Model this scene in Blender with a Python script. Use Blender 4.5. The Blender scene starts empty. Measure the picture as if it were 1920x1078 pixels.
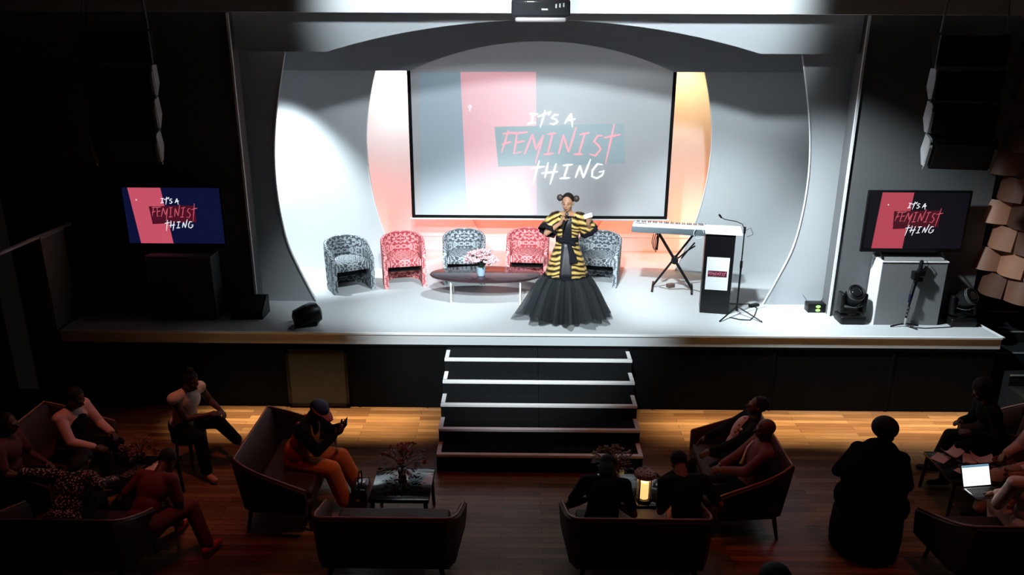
import bpy, bmesh, math, random
from mathutils import Vector, Matrix, Quaternion
random.seed(7)
C = bpy.context.scene
COL = C.collection
PI = math.pi
V = Vector

# ------------------------------------------------------------------ camera
CAM = V((-0.2576, -9.8637, 5.0595)); YAW, PITCH, ROLL, FPX = -0.0093, 0.3219, 0.0045, 1485.57
fw = V((math.sin(YAW)*math.cos(PITCH), math.cos(YAW)*math.cos(PITCH), -math.sin(PITCH)))
rt0 = V((math.cos(YAW), -math.sin(YAW), 0)); up0 = rt0.cross(fw)
RT = rt0*math.cos(ROLL)+up0*math.sin(ROLL); UP = up0*math.cos(ROLL)-rt0*math.sin(ROLL)
cd = bpy.data.cameras.new('camera'); cam = bpy.data.objects.new('camera', cd); COL.objects.link(cam)
cd.sensor_width = 36; cd.lens = 36*FPX/1920; cd.clip_start = .05; cd.clip_end = 100
cam.matrix_world = Matrix(((RT.x, UP.x, -fw.x, CAM.x), (RT.y, UP.y, -fw.y, CAM.y), (RT.z, UP.z, -fw.z, CAM.z), (0, 0, 0, 1)))
C.camera = cam

def at(px, py, X=None, Y=None, Z=None):
    """the place on the plane X, Y or Z = value seen at a pixel of the 1920x1078 photograph"""
    d = fw+RT*((px-960)/FPX)-UP*((py-539)/FPX)
    k = (Z-CAM.z)/d.z if Z is not None else (Y-CAM.y)/d.y if Y is not None else (X-CAM.x)/d.x
    return CAM+d*k

# ------------------------------------------------------------------ world, view, light
w = bpy.data.worlds.new('world'); C.world = w; w.use_nodes = True
w.node_tree.nodes['Background'].inputs[0].default_value = (.02, .016, .015, 1)
w.node_tree.nodes['Background'].inputs[1].default_value = .15
C.view_settings.view_transform = 'Standard'; C.view_settings.look = 'None'
C.view_settings.exposure = 0; C.view_settings.gamma = 1

def spot(name, loc, target, energy, color, deg, blend=.4, rad=.12):
    l = bpy.data.lights.new(name, 'SPOT'); l.energy = energy; l.color = color; l.spot_size = math.radians(deg)
    l.spot_blend = blend; l.shadow_soft_size = rad
    o = bpy.data.objects.new(name, l); COL.objects.link(o); o.location = loc
    o.rotation_euler = (V(target)-V(loc)).to_track_quat('-Z', 'Y').to_euler(); return o
def area(name, loc, target, energy, color, sx, sy, spread=None):
    l = bpy.data.lights.new(name, 'AREA'); l.energy = energy; l.color = color; l.shape = 'RECTANGLE'; l.size = sx; l.size_y = sy
    o = bpy.data.objects.new(name, l); COL.objects.link(o); o.location = loc
    if spread: l.spread = math.radians(spread)
    o.rotation_euler = (V(target)-V(loc)).to_track_quat('-Z', 'Y').to_euler(); return o
COOL = (.84, .95, 1)
# front of house lamps over the audience
spot('stage_wash_centre', (-.5, -6.2, 6.6), (-.3, 1.2, 1.1), 4500, COOL, 33, .65)
spot('stage_wash_left', (.3, -.9, 5.7), (-2.1, 1.9, 1.1), 900, COOL, 44, .7)
spot('stage_wash_right', (.4, -.9, 5.7), (3.0, 2.0, 1.1), 1600, COOL, 50, .8)
spot('screen_spill', (-1.2, -5.8, 5.4), (-.5, 3.1, 1.3), 2300, COOL, 25, 1.0)  # added spot standing in for stage light spilled onto the lower screen
spot('performer_key', (1.2, -6.5, 6.6), (.4, .7, 2.0), 600, (1, .93, .82), 14, .6, .1)
spot('side_lamp_right', (1.3, -1.0, 5.7), (4.9, .8, 1.2), 2100, COOL, 50, .9)
spot('beam_lamp_right', (1.9, -2.0, 6.2), (1.9, .6, 5.5), 800, COOL, 64, .7)
spot('beam_lamp_left', (-1.5, -2.0, 6.2), (-1.5, .6, 5.5), 520, COOL, 60, .7)
spot('beam_lamp_centre', (0, -2.4, 6.1), (0, .6, 5.6), 350, COOL, 55, .8)
# lamps hung and stood between the layers of the set
spot('set_lamp_left', (-4.45, 1.8, 5.0), (-3.6, 2.93, 1.4), 1500, COOL, 54, .8, .08)
spot('set_lamp_left_top', (-2.35, 3.35, 4.9), (-2.45, 4.1, 3.3), 320, (1, .94, .91), 70, .9, .08)
spot('set_lamp_right_top', (2.45, 3.35, 4.9), (2.6, 4.1, 3.0), 240, (1, .60, .27), 80, .8, .08)
area('floor_wash_left', (-3.3, 3.3, 1.6), (-1.8, 4.1, 2.1), 22, (1, .20, .13), .5, .3)
area('floor_wash_right', (3.2, 3.3, 1.6), (1.8, 4.1, 2.0), 28, (1, .24, .08), .5, .3)
area('floor_wash_centre', (0, 3.3, 1.9), (0, 4.0, 1.4), 34, (1, .13, .04), 3.4, .15)
# auditorium
area('aisle_fill_left', (-3.0, -.42, 2.8), (-3.0, -.42, 0), 27, (1, .80, .45), 3.0, .1, 26)  # added strip light imitating the yellow reflected on the floor by the stage
area('aisle_fill_right', (3.9, -.42, 2.8), (3.9, -.42, 0), 38, (1, .80, .45), 4.6, .1, 26)  # its added counterpart for the floor right of the stairs, no real fixture
spot('settee_fill_right', (-.4, -3.2, 6.3), (1.95, -2.3, .8), 110, (1, .5, .38), 17, .8, .1)  # added spot, only there to brighten the floral shirt on the right settee
spot('settee_fill_left', (-.2, -3.3, 6.3), (-2.3, -2.3, .6), 120, (1, .55, .4), 17, .8, .1)  # added spot, only there to brighten the person in orange
spot('house_lamp_left', (-3.6, -2.4, 6.5), (-4.6, -2.0, 0), 210, (1, .30, .19), 38, .9, .2)
spot('house_lamp_red', (-3.0, -3.4, 6.5), (-2.9, -3.2, 0), 60, (1, .06, .03), 34, .9, .2)
spot('house_lamp_centre', (-.1, -3.0, 6.5), (.2, -2.9, 0), 150, (1, .14, .07), 60, .9, .2)
spot('house_lamp_right', (4.0, -3.2, 6.5), (3.7, -2.8, 0), 95, (1, .22, .13), 54, .9, .2)
spot('wall_lamp_right', (3.8, -3.2, 3.2), (6.9, -.2, 2.5), 34, (1, .42, .25), 44, .8, .1)

# ------------------------------------------------------------------ materials
MATS = {}
def mat(name, col, rough=.5, metal=0, spec=.5, emit=None, estr=0, alpha=1, noise=0, nscale=20, bump=0, bscale=200, trans=0, sheen=0):
    if name in MATS: return MATS[name]
    m = bpy.data.materials.new(name); m.use_nodes = True; nt = m.node_tree; b = nt.nodes['Principled BSDF']
    b.inputs['Base Color'].default_value = (*col, 1); b.inputs['Roughness'].default_value = rough; b.inputs['Metallic'].default_value = metal
    b.inputs['Specular IOR Level'].default_value = spec; b.inputs['Alpha'].default_value = alpha
    b.inputs['Transmission Weight'].default_value = trans; b.inputs['Sheen Weight'].default_value = sheen
    if emit: b.inputs['Emission Color'].default_value = (*emit, 1); b.inputs['Emission Strength'].default_value = estr
    tc = nt.nodes.new('ShaderNodeTexCoord')
    n = nt.nodes.new('ShaderNodeTexNoise'); n.inputs['Scale'].default_value = nscale; nt.links.new(tc.outputs['Object'], n.inputs['Vector'])
    if noise:
        r = nt.nodes.new('ShaderNodeMapRange'); nt.links.new(n.outputs['Fac'], r.inputs['Value'])
        r.inputs['To Min'].default_value = 1-noise; r.inputs['To Max'].default_value = 1+noise
        x = nt.nodes.new('ShaderNodeMix'); x.data_type = 'RGBA'; x.blend_type = 'MULTIPLY'; x.inputs['Factor'].default_value = 1
        x.inputs['A'].default_value = (*col, 1); nt.links.new(r.outputs['Result'], x.inputs['B']); nt.links.new(x.outputs['Result'], b.inputs['Base Color'])
    if bump:
        n2 = nt.nodes.new('ShaderNodeTexNoise'); n2.inputs['Scale'].default_value = bscale; nt.links.new(tc.outputs['Object'], n2.inputs['Vector'])
        bp = nt.nodes.new('ShaderNodeBump'); bp.inputs['Strength'].default_value = bump; bp.inputs['Distance'].default_value = .005
        nt.links.new(n2.outputs['Fac'], bp.inputs['Height']); nt.links.new(bp.outputs['Normal'], b.inputs['Normal'])
    MATS[name] = m; return m

def nodes_of(m): return m.node_tree, m.node_tree.nodes['Principled BSDF']
def N(nt, t, **kw):
    n = nt.nodes.new(t)
    for k, v in kw.items():
        if hasattr(n, k): setattr(n, k, v)
    return n
def math_node(nt, op, a, b=None, clamp=False):
    n = nt.nodes.new('ShaderNodeMath'); n.operation = op; n.use_clamp = clamp
    for i, x in enumerate((a, b)):
        if x is None: continue
        if isinstance(x, (int, float)): n.inputs[i].default_value = x
        else: nt.links.new(x, n.inputs[i])
    return n.outputs[0]
def ramp(nt, fac, stops, interp='LINEAR'):
    r = nt.nodes.new('ShaderNodeValToRGB'); r.color_ramp.interpolation = interp
    e = r.color_ramp.elements
    while len(e) < len(stops): e.new(.5)
    for i, (p, c) in enumerate(stops): e[i].position = p; e[i].color = (*c, 1)
    nt.links.new(fac, r.inputs[0]); return r.outputs[0]

def wood_floor():
    m = mat('timber_floor', (.2, .1, .05), .34, spec=.4); nt, b = nodes_of(m)
    tc = N(nt, 'ShaderNodeTexCoord'); br = N(nt, 'ShaderNodeTexBrick')
    br.offset = .37; br.offset_frequency = 2
    nt.links.new(tc.outputs['Object'], br.inputs['Vector'])
    for k, v in (('Scale', 1), ('Mortar Size', .0025), ('Brick Width', 1.15), ('Row Height', .085), ('Bias', 0)): br.inputs[k].default_value = v
    br.inputs['Color1'].default_value = (.30, .155, .07, 1); br.inputs['Color2'].default_value = (.13, .055, .024, 1); br.inputs['Mortar'].default_value = (.01, .005, .003, 1)
    mp = N(nt, 'ShaderNodeMapping'); mp.inputs['Scale'].default_value = (1.5, 22, 1); nt.links.new(tc.outputs['Object'], mp.inputs[0])
    no = N(nt, 'ShaderNodeTexNoise'); no.inputs['Scale'].default_value = 2; no.inputs['Detail'].default_value = 6; nt.links.new(mp.outputs[0], no.inputs['Vector'])
    mr = N(nt, 'ShaderNodeMapRange'); mr.inputs['To Min'].default_value = .45; mr.inputs['To Max'].default_value = 1.5; nt.links.new(no.outputs['Fac'], mr.inputs['Value'])
    x = N(nt, 'ShaderNodeMix'); x.data_type = 'RGBA'; x.blend_type = 'MULTIPLY'; x.inputs['Factor'].default_value = 1
    nt.links.new(br.outputs['Color'], x.inputs['A']); nt.links.new(mr.outputs['Result'], x.inputs['B']); nt.links.new(x.outputs['Result'], b.inputs['Base Color'])
    return m
def damask(name, dark, light):
    """mirrored scrolls of two tones, like a woven damask"""
    m = mat(name, dark, .8, spec=.2); nt, b = nodes_of(m)
    tc = N(nt, 'ShaderNodeTexCoord'); sp = N(nt, 'ShaderNodeSeparateXYZ'); nt.links.new(tc.outputs['Object'], sp.inputs[0])
    ax = math_node(nt, 'ABSOLUTE', sp.outputs[0]); cb = N(nt, 'ShaderNodeCombineXYZ')
    z2 = math_node(nt, 'PINGPONG', sp.outputs[2], .13)
    z3 = math_node(nt, 'ADD', z2, math_node(nt, 'MULTIPLY', sp.outputs[1], .35))
    nt.links.new(ax, cb.inputs[0]); nt.links.new(z3, cb.inputs[1]); nt.links.new(sp.outputs[1], cb.inputs[2])
    v1 = N(nt, 'ShaderNodeTexWave'); v1.wave_type = 'RINGS'; v1.rings_direction = 'SPHERICAL'
    for k, v in (('Scale', 9), ('Distortion', 8), ('Detail', 3), ('Detail Scale', 2.2)): v1.inputs[k].default_value = v
    nt.links.new(cb.outputs[0], v1.inputs['Vector'])
    c = ramp(nt, v1.outputs['Fac'], [(.42, dark), (.58, light)])
    nt.links.new(c, b.inputs['Base Color']); return m
def tiger():
    """gold cloth with black fanned stripes and a black centre panel"""
    m = mat('gold_black_stripe_cloth', (.7, .45, .08), .45, spec=.4); nt, b = nodes_of(m)
    tc = N(nt, 'ShaderNodeTexCoord'); sp = N(nt, 'ShaderNodeSeparateXYZ'); nt.links.new(tc.outputs['Object'], sp.inputs[0])
    ax = math_node(nt, 'ABSOLUTE', sp.outputs[0])
    v = math_node(nt, 'ADD', sp.outputs[2], math_node(nt, 'MULTIPLY', ax, .32))
    cb = N(nt, 'ShaderNodeCombineXYZ'); nt.links.new(v, cb.inputs[2]); nt.links.new(math_node(nt, 'MULTIPLY', sp.outputs[0], .5), cb.inputs[0])
    wv = N(nt, 'ShaderNodeTexWave'); wv.bands_direction = 'Z'
    for k, q in (('Scale', 5.0), ('Distortion', 7), ('Detail', 2.5), ('Detail Scale', 1.3)): wv.inputs[k].default_value = q
    nt.links.new(cb.outputs[0], wv.inputs['Vector'])
    c = ramp(nt, wv.outputs['Fac'], [(.0, (.012, .01, .01)), (.14, (.015, .012, .01)), (.24, (.12, .06, .012)), (.5, (.36, .22, .045)), (.8, (.5, .34, .09)), (1, (.6, .46, .18))])
    wd = math_node(nt, 'MULTIPLY_ADD', 0, 0)
    lim = math_node(nt, 'SUBTRACT', .105, math_node(nt, 'MULTIPLY', sp.outputs[2], .035))
    pan = math_node(nt, 'LESS_THAN', ax, lim)
    fr = math_node(nt, 'LESS_THAN', sp.outputs[1], .0)
    pan = math_node(nt, 'MULTIPLY', pan, fr)
    x = N(nt, 'ShaderNodeMix'); x.data_type = 'RGBA'; nt.links.new(pan, x.inputs['Factor']); nt.links.new(c, x.inputs['A']); x.inputs['B'].default_value = (.008, .008, .012, 1)
    nt.links.new(x.outputs['Result'], b.inputs['Base Color']); return m
def speckle(name, a, bcol, sc=60):
    m = mat(name, a, .8, spec=.2); nt, b = nodes_of(m)
    tc = N(nt, 'ShaderNodeTexCoord'); v = N(nt, 'ShaderNodeTexVoronoi'); v.inputs['Scale'].default_value = sc; nt.links.new(tc.outputs['Object'], v.inputs['Vector'])
    c = ramp(nt, v.outputs['Distance'], [(.28, bcol), (.42, a)]); nt.links.new(c, b.inputs['Base Color']); return m

BLK = mat('matt_black_paint', (.004, .004, .0045), .9, spec=.05, noise=.3, nscale=3)
BLKWALL = mat('charcoal_wall_paint', (.13, .135, .14), .85, spec=.15, noise=.12, nscale=2)
SETG = mat('grey_set_paint', (.42, .44, .46), .8, spec=.15, noise=.03, nscale=2)
SETW = mat('pale_set_paint', (.62, .65, .67), .8, spec=.15, noise=.03, nscale=2)
WHITE = mat('white_paint', (.85, .87, .88), .6, spec=.3, noise=.04, nscale=5)
DECK = mat('stage_deck_paint', (.55, .58, .59), .62, spec=.3, noise=.06, nscale=1.3)
BPL = mat('black_plastic', (.004, .004, .0045), .4, spec=.3, bump=.05)
GLOSS = mat('black_gloss', (.01, .01, .011), .06, spec=.6, noise=.1)
CHROME = mat('brushed_steel', (.62, .63, .64), .25, 1, noise=.1)
GREY = mat('grey_laminate', (.22, .225, .23), .6, spec=.3, noise=.05)
LEATHER = mat('brown_leather', (.045, .018, .013), .55, spec=.25, noise=.25, nscale=8, bump=.25, bscale=90)
PIPE = mat('tan_leather_piping', (.3, .15, .11), .45, spec=.5, noise=.1)
DWOOD = mat('dark_wood', (.02, .012, .01), .35, spec=.5, noise=.3)
FLOORW = wood_floor()
HAIR = mat('black_hair', (.012, .009, .008), .7, spec=.2, bump=.8, bscale=120)
SKIN = mat('brown_skin', (.26, .13, .08), .5, spec=.35, noise=.08, nscale=12)
SKINL = mat('light_brown_skin', (.36, .19, .115), .5, spec=.35, noise=.06, nscale=12)
SKIND = mat('dark_skin', (.11, .05, .035), .5, spec=.35, noise=.08, nscale=12)
BCLOTH = mat('black_cloth', (.008, .008, .009), .85, spec=.1, bump=.3)
ORANGE = mat('orange_cloth', (.62, .17, .05), .8, spec=.15, noise=.12, nscale=9, bump=.2)
PAPER = mat('white_paper', (.8, .74, .72), .7, spec=.2, noise=.03)

# ------------------------------------------------------------------ mesh helpers
def BM(): return bmesh.new()
def place(bm, geom_verts, M):
    for v in geom_verts: v.co = M @ v.co
def box(bm, c, s, rot=None, bevel=0, seg=2):
    r = bmesh.ops.create_cube(bm, size=1)['verts']
    for v in r: v.co = V((v.co.x*s[0], v.co.y*s[1], v.co.z*s[2]))
    if bevel:
        es = list({e for v in r for e in v.link_edges})
        rr = bmesh.ops.bevel(bm, geom=es, offset=bevel, segments=seg, affect='EDGES', profile=.5)
        r = list({v for v in rr['verts']} | {v for v in r if v.is_valid})
    M = Matrix.Translation(V(c)) @ (rot.to_4x4() if rot is not None else Matrix.Identity(4))
    for v in r: v.co = M @ v.co
    return r
def ring_mesh(bm, rings, closed=True, caps=True):
    vs = [[bm.verts.new(p) for p in r] for r in rings]
    n = len(rings[0])
    for a, b in zip(vs, vs[1:]):
        for i in range(n if closed else n-1):
            j = (i+1) % n
            try: bm.faces.new((a[i], a[j], b[j], b[i]))
            except ValueError: pass
    if caps and closed:
        bm.faces.new(list(reversed(vs[0]))); bm.faces.new(vs[-1])
    return vs
def frame_of(d):
    d = V(d).normalized(); a = V((0, 0, 1)) if abs(d.z) < .9 else V((1, 0, 0))
    u = d.cross(a).normalized(); return u, d.cross(u).normalized()
def cyl(bm, p0, p1, r0, r1=None, seg=12, caps=True):
    p0, p1 = V(p0), V(p1); r1 = r0 if r1 is None else r1; u, v = frame_of(p1-p0)
    rg = lambda p, r: [p+u*math.cos(2*PI*i/seg)*r+v*math.sin(2*PI*i/seg)*r for i in range(seg)]
    ring_mesh(bm, [rg(p0, r0), rg(p1, r1)], True, caps)
def tube(bm, pts, r, seg=8):
    pts = [V(p) for p in pts]; rings = []
    u = None
    for i, p in enumerate(pts):
        d = (pts[min(i+1, len(pts)-1)]-pts[max(i-1, 0)]).normalized()
        if u is None: u, v = frame_of(d)
        else:
            u = (u-d*u.dot(d)).normalized(); v = d.cross(u)
        rr = r[i] if isinstance(r, (list, tuple)) else r
        rings.append([p+u*math.cos(2*PI*k/seg)*rr+v*math.sin(2*PI*k/seg)*rr for k in range(seg)])
    ring_mesh(bm, rings)
def capsule(bm, p0, p1, r0, r1, seg=14, hs=4):
    p0, p1 = V(p0), V(p1); d = p1-p0
    if d.length < 1e-5: d = V((0, 0, 1e-4)); p1 = p0+d
    u, v = frame_of(d); d.normalize(); rings = []
    for k in range(hs+1):
        a = -PI/2+PI/2*k/hs+(.12 if k == 0 else 0); rings.append((p0+d*math.sin(a)*r0, math.cos(a)*r0))
    for k in range(hs+1):
        a = PI/2*k/hs-(.12 if k == hs else 0); rings.append((p1+d*math.sin(a)*r1, math.cos(a)*r1))
    ring_mesh(bm, [[c+u*math.cos(2*PI*i/seg)*r+v*math.sin(2*PI*i/seg)*r for i in range(seg)] for c, r in rings])
def ell(bm, c, r, rot=None, sub=3):
    vs = bmesh.ops.create_icosphere(bm, subdivisions=sub, radius=1)['verts']
    R = rot.to_3x3() if rot is not None else Matrix.Identity(3)
    for v in vs: v.co = V(c)+R @ V((v.co.x*r[0], v.co.y*r[1], v.co.z*r[2]))
def lathe(bm, prof, c=(0, 0, 0), seg=24, fn=None, sy=1, caps=True):
    rings = []
    for k, (r, z) in enumerate(prof):
        rg = []
        for i in range(seg):
            a = 2*PI*i/seg; q = r*(fn(a, k/(len(prof)-1)) if fn else 1)
            rg.append(V((c[0]+math.cos(a)*q, c[1]+math.sin(a)*q*sy, c[2]+z)))
        rings.append(rg)
    ring_mesh(bm, rings, True, caps)
def strip_panel(bm, A, B, Y, th):
    """solid panel standing in the XZ plane between two outlines of equally many points"""
    n = len(A); g = []
    for y in (Y, Y+th):
        g.append([[bm.verts.new((p[0], y, p[1])) for p in A], [bm.verts.new((p[0], y, p[1])) for p in B]])
    f, k = g
    for i in range(n-1):
        bm.faces.new((f[0][i], f[1][i], f[1][i+1], f[0][i+1])); bm.faces.new((k[0][i], k[0][i+1], k[1][i+1], k[1][i]))
        bm.faces.new((f[0][i], f[0][i+1], k[0][i+1], k[0][i])); bm.faces.new((f[1][i], k[1][i], k[1][i+1], f[1][i+1]))
    bm.faces.new((f[0][0], k[0][0], k[1][0], f[1][0])); bm.faces.new((f[0][-1], f[1][-1], k[1][-1], k[0][-1]))
def build(name, bm, m, parent=None, smooth=None, mods=(), loc=None):
    bmesh.ops.recalc_face_normals(bm, faces=bm.faces)
    me = bpy.data.meshes.new(name); 
    if smooth is not None:
        for f in bm.faces: f.smooth = True
        if smooth < 3:
            for e in bm.edges:
                if len(e.link_faces) == 2 and e.calc_face_angle(0) > smooth: e.smooth = False
    bm.to_mesh(me); bm.free(); me.materials.append(m)
    o = bpy.data.objects.new(name, me); COL.objects.link(o)
    if parent: o.parent = parent
    if loc: o.location = loc
    for t, kw in mods:
        md = o.modifiers.new(t, t)
        for k, v in kw.items(): setattr(md, k, v)
    return o
def tag(o, label, cat, group=None):
    o['label'] = label; o['category'] = cat
    if group: o['group'] = group
    return o
def thing(name, label, cat, loc=(0, 0, 0), rz=0, group=None):
    o = bpy.data.objects.new(name, None); COL.objects.link(o); o.location = loc; o.rotation_euler = (0, 0, rz); o.empty_display_size = .1
    return tag(o, label, cat, group)
def struct(name, bm, m, parent=None, smooth=None):
    o = build(name, bm, m, parent, smooth)
    if not parent: o['kind'] = 'structure'
    return o
def copy_tree(o, parent=None):
    c = o.copy(); COL.objects.link(c); c.parent = parent
    for ch in list(o.children): copy_tree(ch, c)
    return c
H = 1.12

# ------------------------------------------------------------------ the room and the set
bm = BM(); box(bm, (0, -6, -.1), (17, 13, .2)); struct('floor', bm, FLOORW)
bm = BM(); box(bm, (0, -3.5, 7.65), (17, 18, .1)); struct('ceiling', bm, BLK)
bm = BM(); box(bm, (-7.6, -6, 3.75), (.2, 13, 7.5)); struct('wall_left', bm, BLK)
bm = BM(); box(bm, (8.2, -6, 3.75), (.2, 13, 7.5)); struct('wall_right', bm, BLK)
bm = BM(); box(bm, (0, -12.4, 3.75), (17, .2, 7.5)); struct('wall_rear', bm, BLK)
bm = BM(); box(bm, (0, 4.23, 3.3), (13, .2, 4.4)); struct('wall_back', bm, SETW)
bm = BM(); box(bm, (0, 4.1, 1.25), (9.4, .06, .26), bevel=.008); struct('baseboard_back', bm, SETW)
bm = BM(); box(bm, (0, 2.6, 5.6), (13, 3.7, .1)); struct('trim_1', bm, BLK)         # roof of the stage
for i, s in enumerate((-1, 1)):
    bm = BM(); box(bm, (s*6.45, 2.6, 3.3), (.1, 3.4, 4.5)); struct('wall_stage_'+('left', 'right')[i], bm, BLK)
# stage deck and front
bm = BM()
v1 = [(-6.43, 0), (6.18, 0), (6.09, .78), (6.09, 4.3), (-6.43, 4.3)]
ring_mesh(bm, [[V((x, y, H-.17)) for x, y in v1], [V((x, y, H)) for x, y in v1]]); struct('stage_deck', bm, DECK)
bm = BM(); box(bm, (-.125, -.008, H-.012), (12.61, .03, .03), bevel=.004)
box(bm, (6.145, .38, H-.005), (.05, .78, .016), Matrix.Rotation(.115, 3, 'Z')); struct('trim_2', bm, WHITE)
bm = BM(); box(bm, (-.1, .06, (H-.17)/2), (12.5, .08, H-.17))
for x in (-5.2, -3.46, -2.45, -1.51, 1.6, 3.2, 4.8): box(bm, (x, .016, .47), (.035, .012, .94))
box(bm, (-.1, .01, .93), (12.5, .02, .03)); struct('wall_stage_front', bm, BLK)
t = thing('access_hatch', 'dark grey square hatch panel in the black stage front left of the stairs', 'hatch', (-3.0, 0, 0))
bm = BM(); box(bm, (0, -.006, .445), (.76, .02, .76), bevel=.004); build('hatch_panel', bm, mat('scuffed_hatch', (.02, .026, .028), .5, noise=.5, nscale=6), t)
bm = BM()
for sx in (-1, 1): box(bm, (sx*.4, -.01, .445), (.04, .028, .84))
for sz in (-1, 1): box(bm, (0, -.01, .445+sz*.4), (.84, .028, .04))
build('hatch_frame', bm, BPL, t)

# outer walls beside the opening (the plane the whole portal sits in)
PXR, PXL = 4.15, -4.0
bm = BM(); box(bm, (-5.6, .93, 3.3), (3.18, .3, 4.4), None); struct('wall_portal_left', bm, BLKWALL)
bm = BM(); box(bm, (5.15, .93, 3.3), (1.98, .3, 4.4), None); struct('wall_portal_right', bm, BLKWALL)
bm = BM(); box(bm, (-7.2, 1.2, 3.3), (.75, .3, 8)); struct('wall_corner_left', bm, BLK)
bm = BM(); box(bm, (.0, .85, 6.4), (16, .5, 2.44), None)
struct('wall_bulkhead', bm, WHITE)
for i, x in enumerate((PXL, PXR)):
    bm = BM(); box(bm, (x, .765, (H+5.17)/2), (.03, .03, 5.17-H)); struct('trim_%d' % (3+i), bm, WHITE)
# header with its wide arch
def arc(x0, x1, zb, zp, n=40):
    return [(x0+(x1-x0)*i/n, zb+(zp-zb)*math.sqrt(max(0, 1-((2*i/n-1)**2)))**1.0*1.0) for i in range(n+1)]
def flatarc(x0, x1, zb, zp, n=40):
    """circular arc through both ends with the given crown"""
    c = (x1-x0)/2; h = zp-zb; R = (c*c+h*h)/(2*h); cx = (x0+x1)/2
    return [(x0+(x1-x0)*i/n, zp-R+math.sqrt(R*R-(x0+(x1-x0)*i/n-cx)**2)) for i in range(n+1)]
lo = [(PXL+.015, 4.695)]+flatarc(-2.8, 2.86, 4.695, 5.1)+[(PXR-.015, 4.695)]
bm = BM(); strip_panel(bm, [(x, 5.5) for x, z in lo], lo, .9, .05); struct('wall_header_front', bm, SETG)
# second pair of panels, curved inner edges
pxs = [(1505, 105), (1512, 160), (1518, 225), (1519, 290), (1514, 350), (1503, 410), (1487, 465), (1462, 515), (1430, 571)]
curve = [at(x, y, Y=1.24) for x, y in pxs]
def smooth_curve(pts, n=40):
    out = []
    P = [pts[0]]+list(pts)+[pts[-1]]
    seg = len(pts)-1
    for i in range(n+1):
        t = i/n*seg; k = min(int(t), seg-1); f = t-k
        a, b, c, d = P[k], P[k+1], P[k+2], P[k+3]
        out.append(tuple(.5*((2*b[j])+(-a[j]+c[j])*f+(2*a[j]-5*b[j]+4*c[j]-d[j])*f*f+(-a[j]+3*b[j]-3*c[j]+d[j])*f**3) for j in range(2)))
    return out
cB = smooth_curve([(p.x-.06, p.z) for p in curve]); cB = [(cB[0][0]-.02, 5.4)]+cB[:-1]+[(cB[-1][0], H)]
for i, s in enumerate((-1, 1)):
    bm = BM(); strip_panel(bm, [(s*(x+.06 if s > 0 else x-.02), z) for x, z in cB], [(s*4.35, z) for x, z in cB], 1.24, .05)
    struct('wall_panel_front_'+('left', 'right')[i], bm, SETG)
    bm = BM(); tube(bm, [(s*(x+.055 if s > 0 else x-.025), 1.235, z) for x, z in cB[1:]], .012, 6); struct('trim_%d' % (5+i), bm, WHITE)
# third layer: header with inner arch and panels
pxs = [(1320, 130), (1328, 175), (1333, 225), (1333, 270), (1326, 330), (1312, 390), (1294, 440), (1265, 507)]
curve = [at(x, y, Y=2.93) for x, y in pxs]
cC = smooth_curve([(p.x-.04, p.z) for p in curve]); cC = [(cC[0][0]-.02, 5.3)]+cC[:-1]+[(cC[-1][0], H)]
for i, s in enumerate((-1, 1)):
    off = .05 if s > 0 else -.03
    bm = BM(); strip_panel(bm, [(s*(x+off), z) for x, z in cC], [(s*5.6, z) for x, z in cC], 2.93, .05)
    struct('wall_panel_middle_'+('left', 'right')[i], bm, SETW)
    bm = BM(); tube(bm, [(s*(x+off-.004), 2.925, z) for x, z in cC[1:]], .01, 6); struct('trim_%d' % (7+i), bm, WHITE)
lo = [(-5.6, 4.36)]+flatarc(-1.96, 2.08, 4.36, 4.80)+[(5.6, 4.36)]
bm = BM(); strip_panel(bm, [(x, 5.56) for x, z in lo], lo, 2.72, .05); struct('wall_header_middle', bm, SETG)
# low curved panels seen beneath the screen
pB = [(1.36, 5.4), (1.37, 3.6), (1.33, 2.7), (1.27, 2.2), (1.18, 1.85), (1.02, 1.55), (.9, 1.39)]
for i, s in enumerate((-1, 1)):
    pc = smooth_curve(pB, 20); off = .12 if s > 0 else .0
    bm = BM(); strip_panel(bm, [(s*(x)+off, z) for x, z in pc], [(s*4.2, z) for x, z in pc], 4.04, .04); struct('wall_panel_rear_'+('left', 'right')[i], bm, SETW)

# ------------------------------------------------------------------ lettering shared by the screen, both televisions and the lectern sign
L1 = [[(415,150),(490,155)],[(452,155),(430,230)],[(398,236),(470,224)],[(548,120),(530,190),(508,264)],[(486,176),(545,152),(600,130)],[(597,132),(575,162)],
      [(662,160),(632,158),(603,184),(640,200),(656,216),(622,240),(588,234)],[(768,148),(712,234)],[(768,148),(774,200),(778,264)],[(733,208),(804,194)]]
L2 = [[(240,288),(212,380),(180,478)],[(190,318),(312,308)],[(183,408),(264,386)],[(312,312),(300,400),(286,486),(350,470)],[(280,318),(402,304)],[(298,394),(376,380)],
      [(374,492),(442,320)],[(442,320),(470,452)],[(470,452),(536,330)],[(534,332),(500,450),(464,572)],[(568,322),(642,315)],[(610,320),(572,484)],[(534,494),(622,484)],
      [(664,488),(702,328)],[(702,328),(746,474)],[(746,474),(812,258)],[(838,326),(922,310)],[(882,320),(832,490)],[(788,492),(866,490)],
      [(1032,332),(988,338),(960,384),(998,416),(1016,450),(972,504),(920,488)],[(1132,238),(1096,400),(1056,574)],[(1044,352),(1186,324)]]
L3 = [[(500,545),(470,650),(444,752)],[(428,610),(546,594)],[(574,560),(546,692)],[(642,570),(590,746)],[(518,652),(656,638)],[(698,586),(782,578)],[(742,584),(706,692)],
      [(670,696),(756,690)],[(804,690),(842,585)],[(842,585),(870,692)],[(870,692),(932,532)],[(1032,580),(990,572),(946,630),(944,680),(985,694),(1030,668),(1044,632),(1000,642)]]
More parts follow.
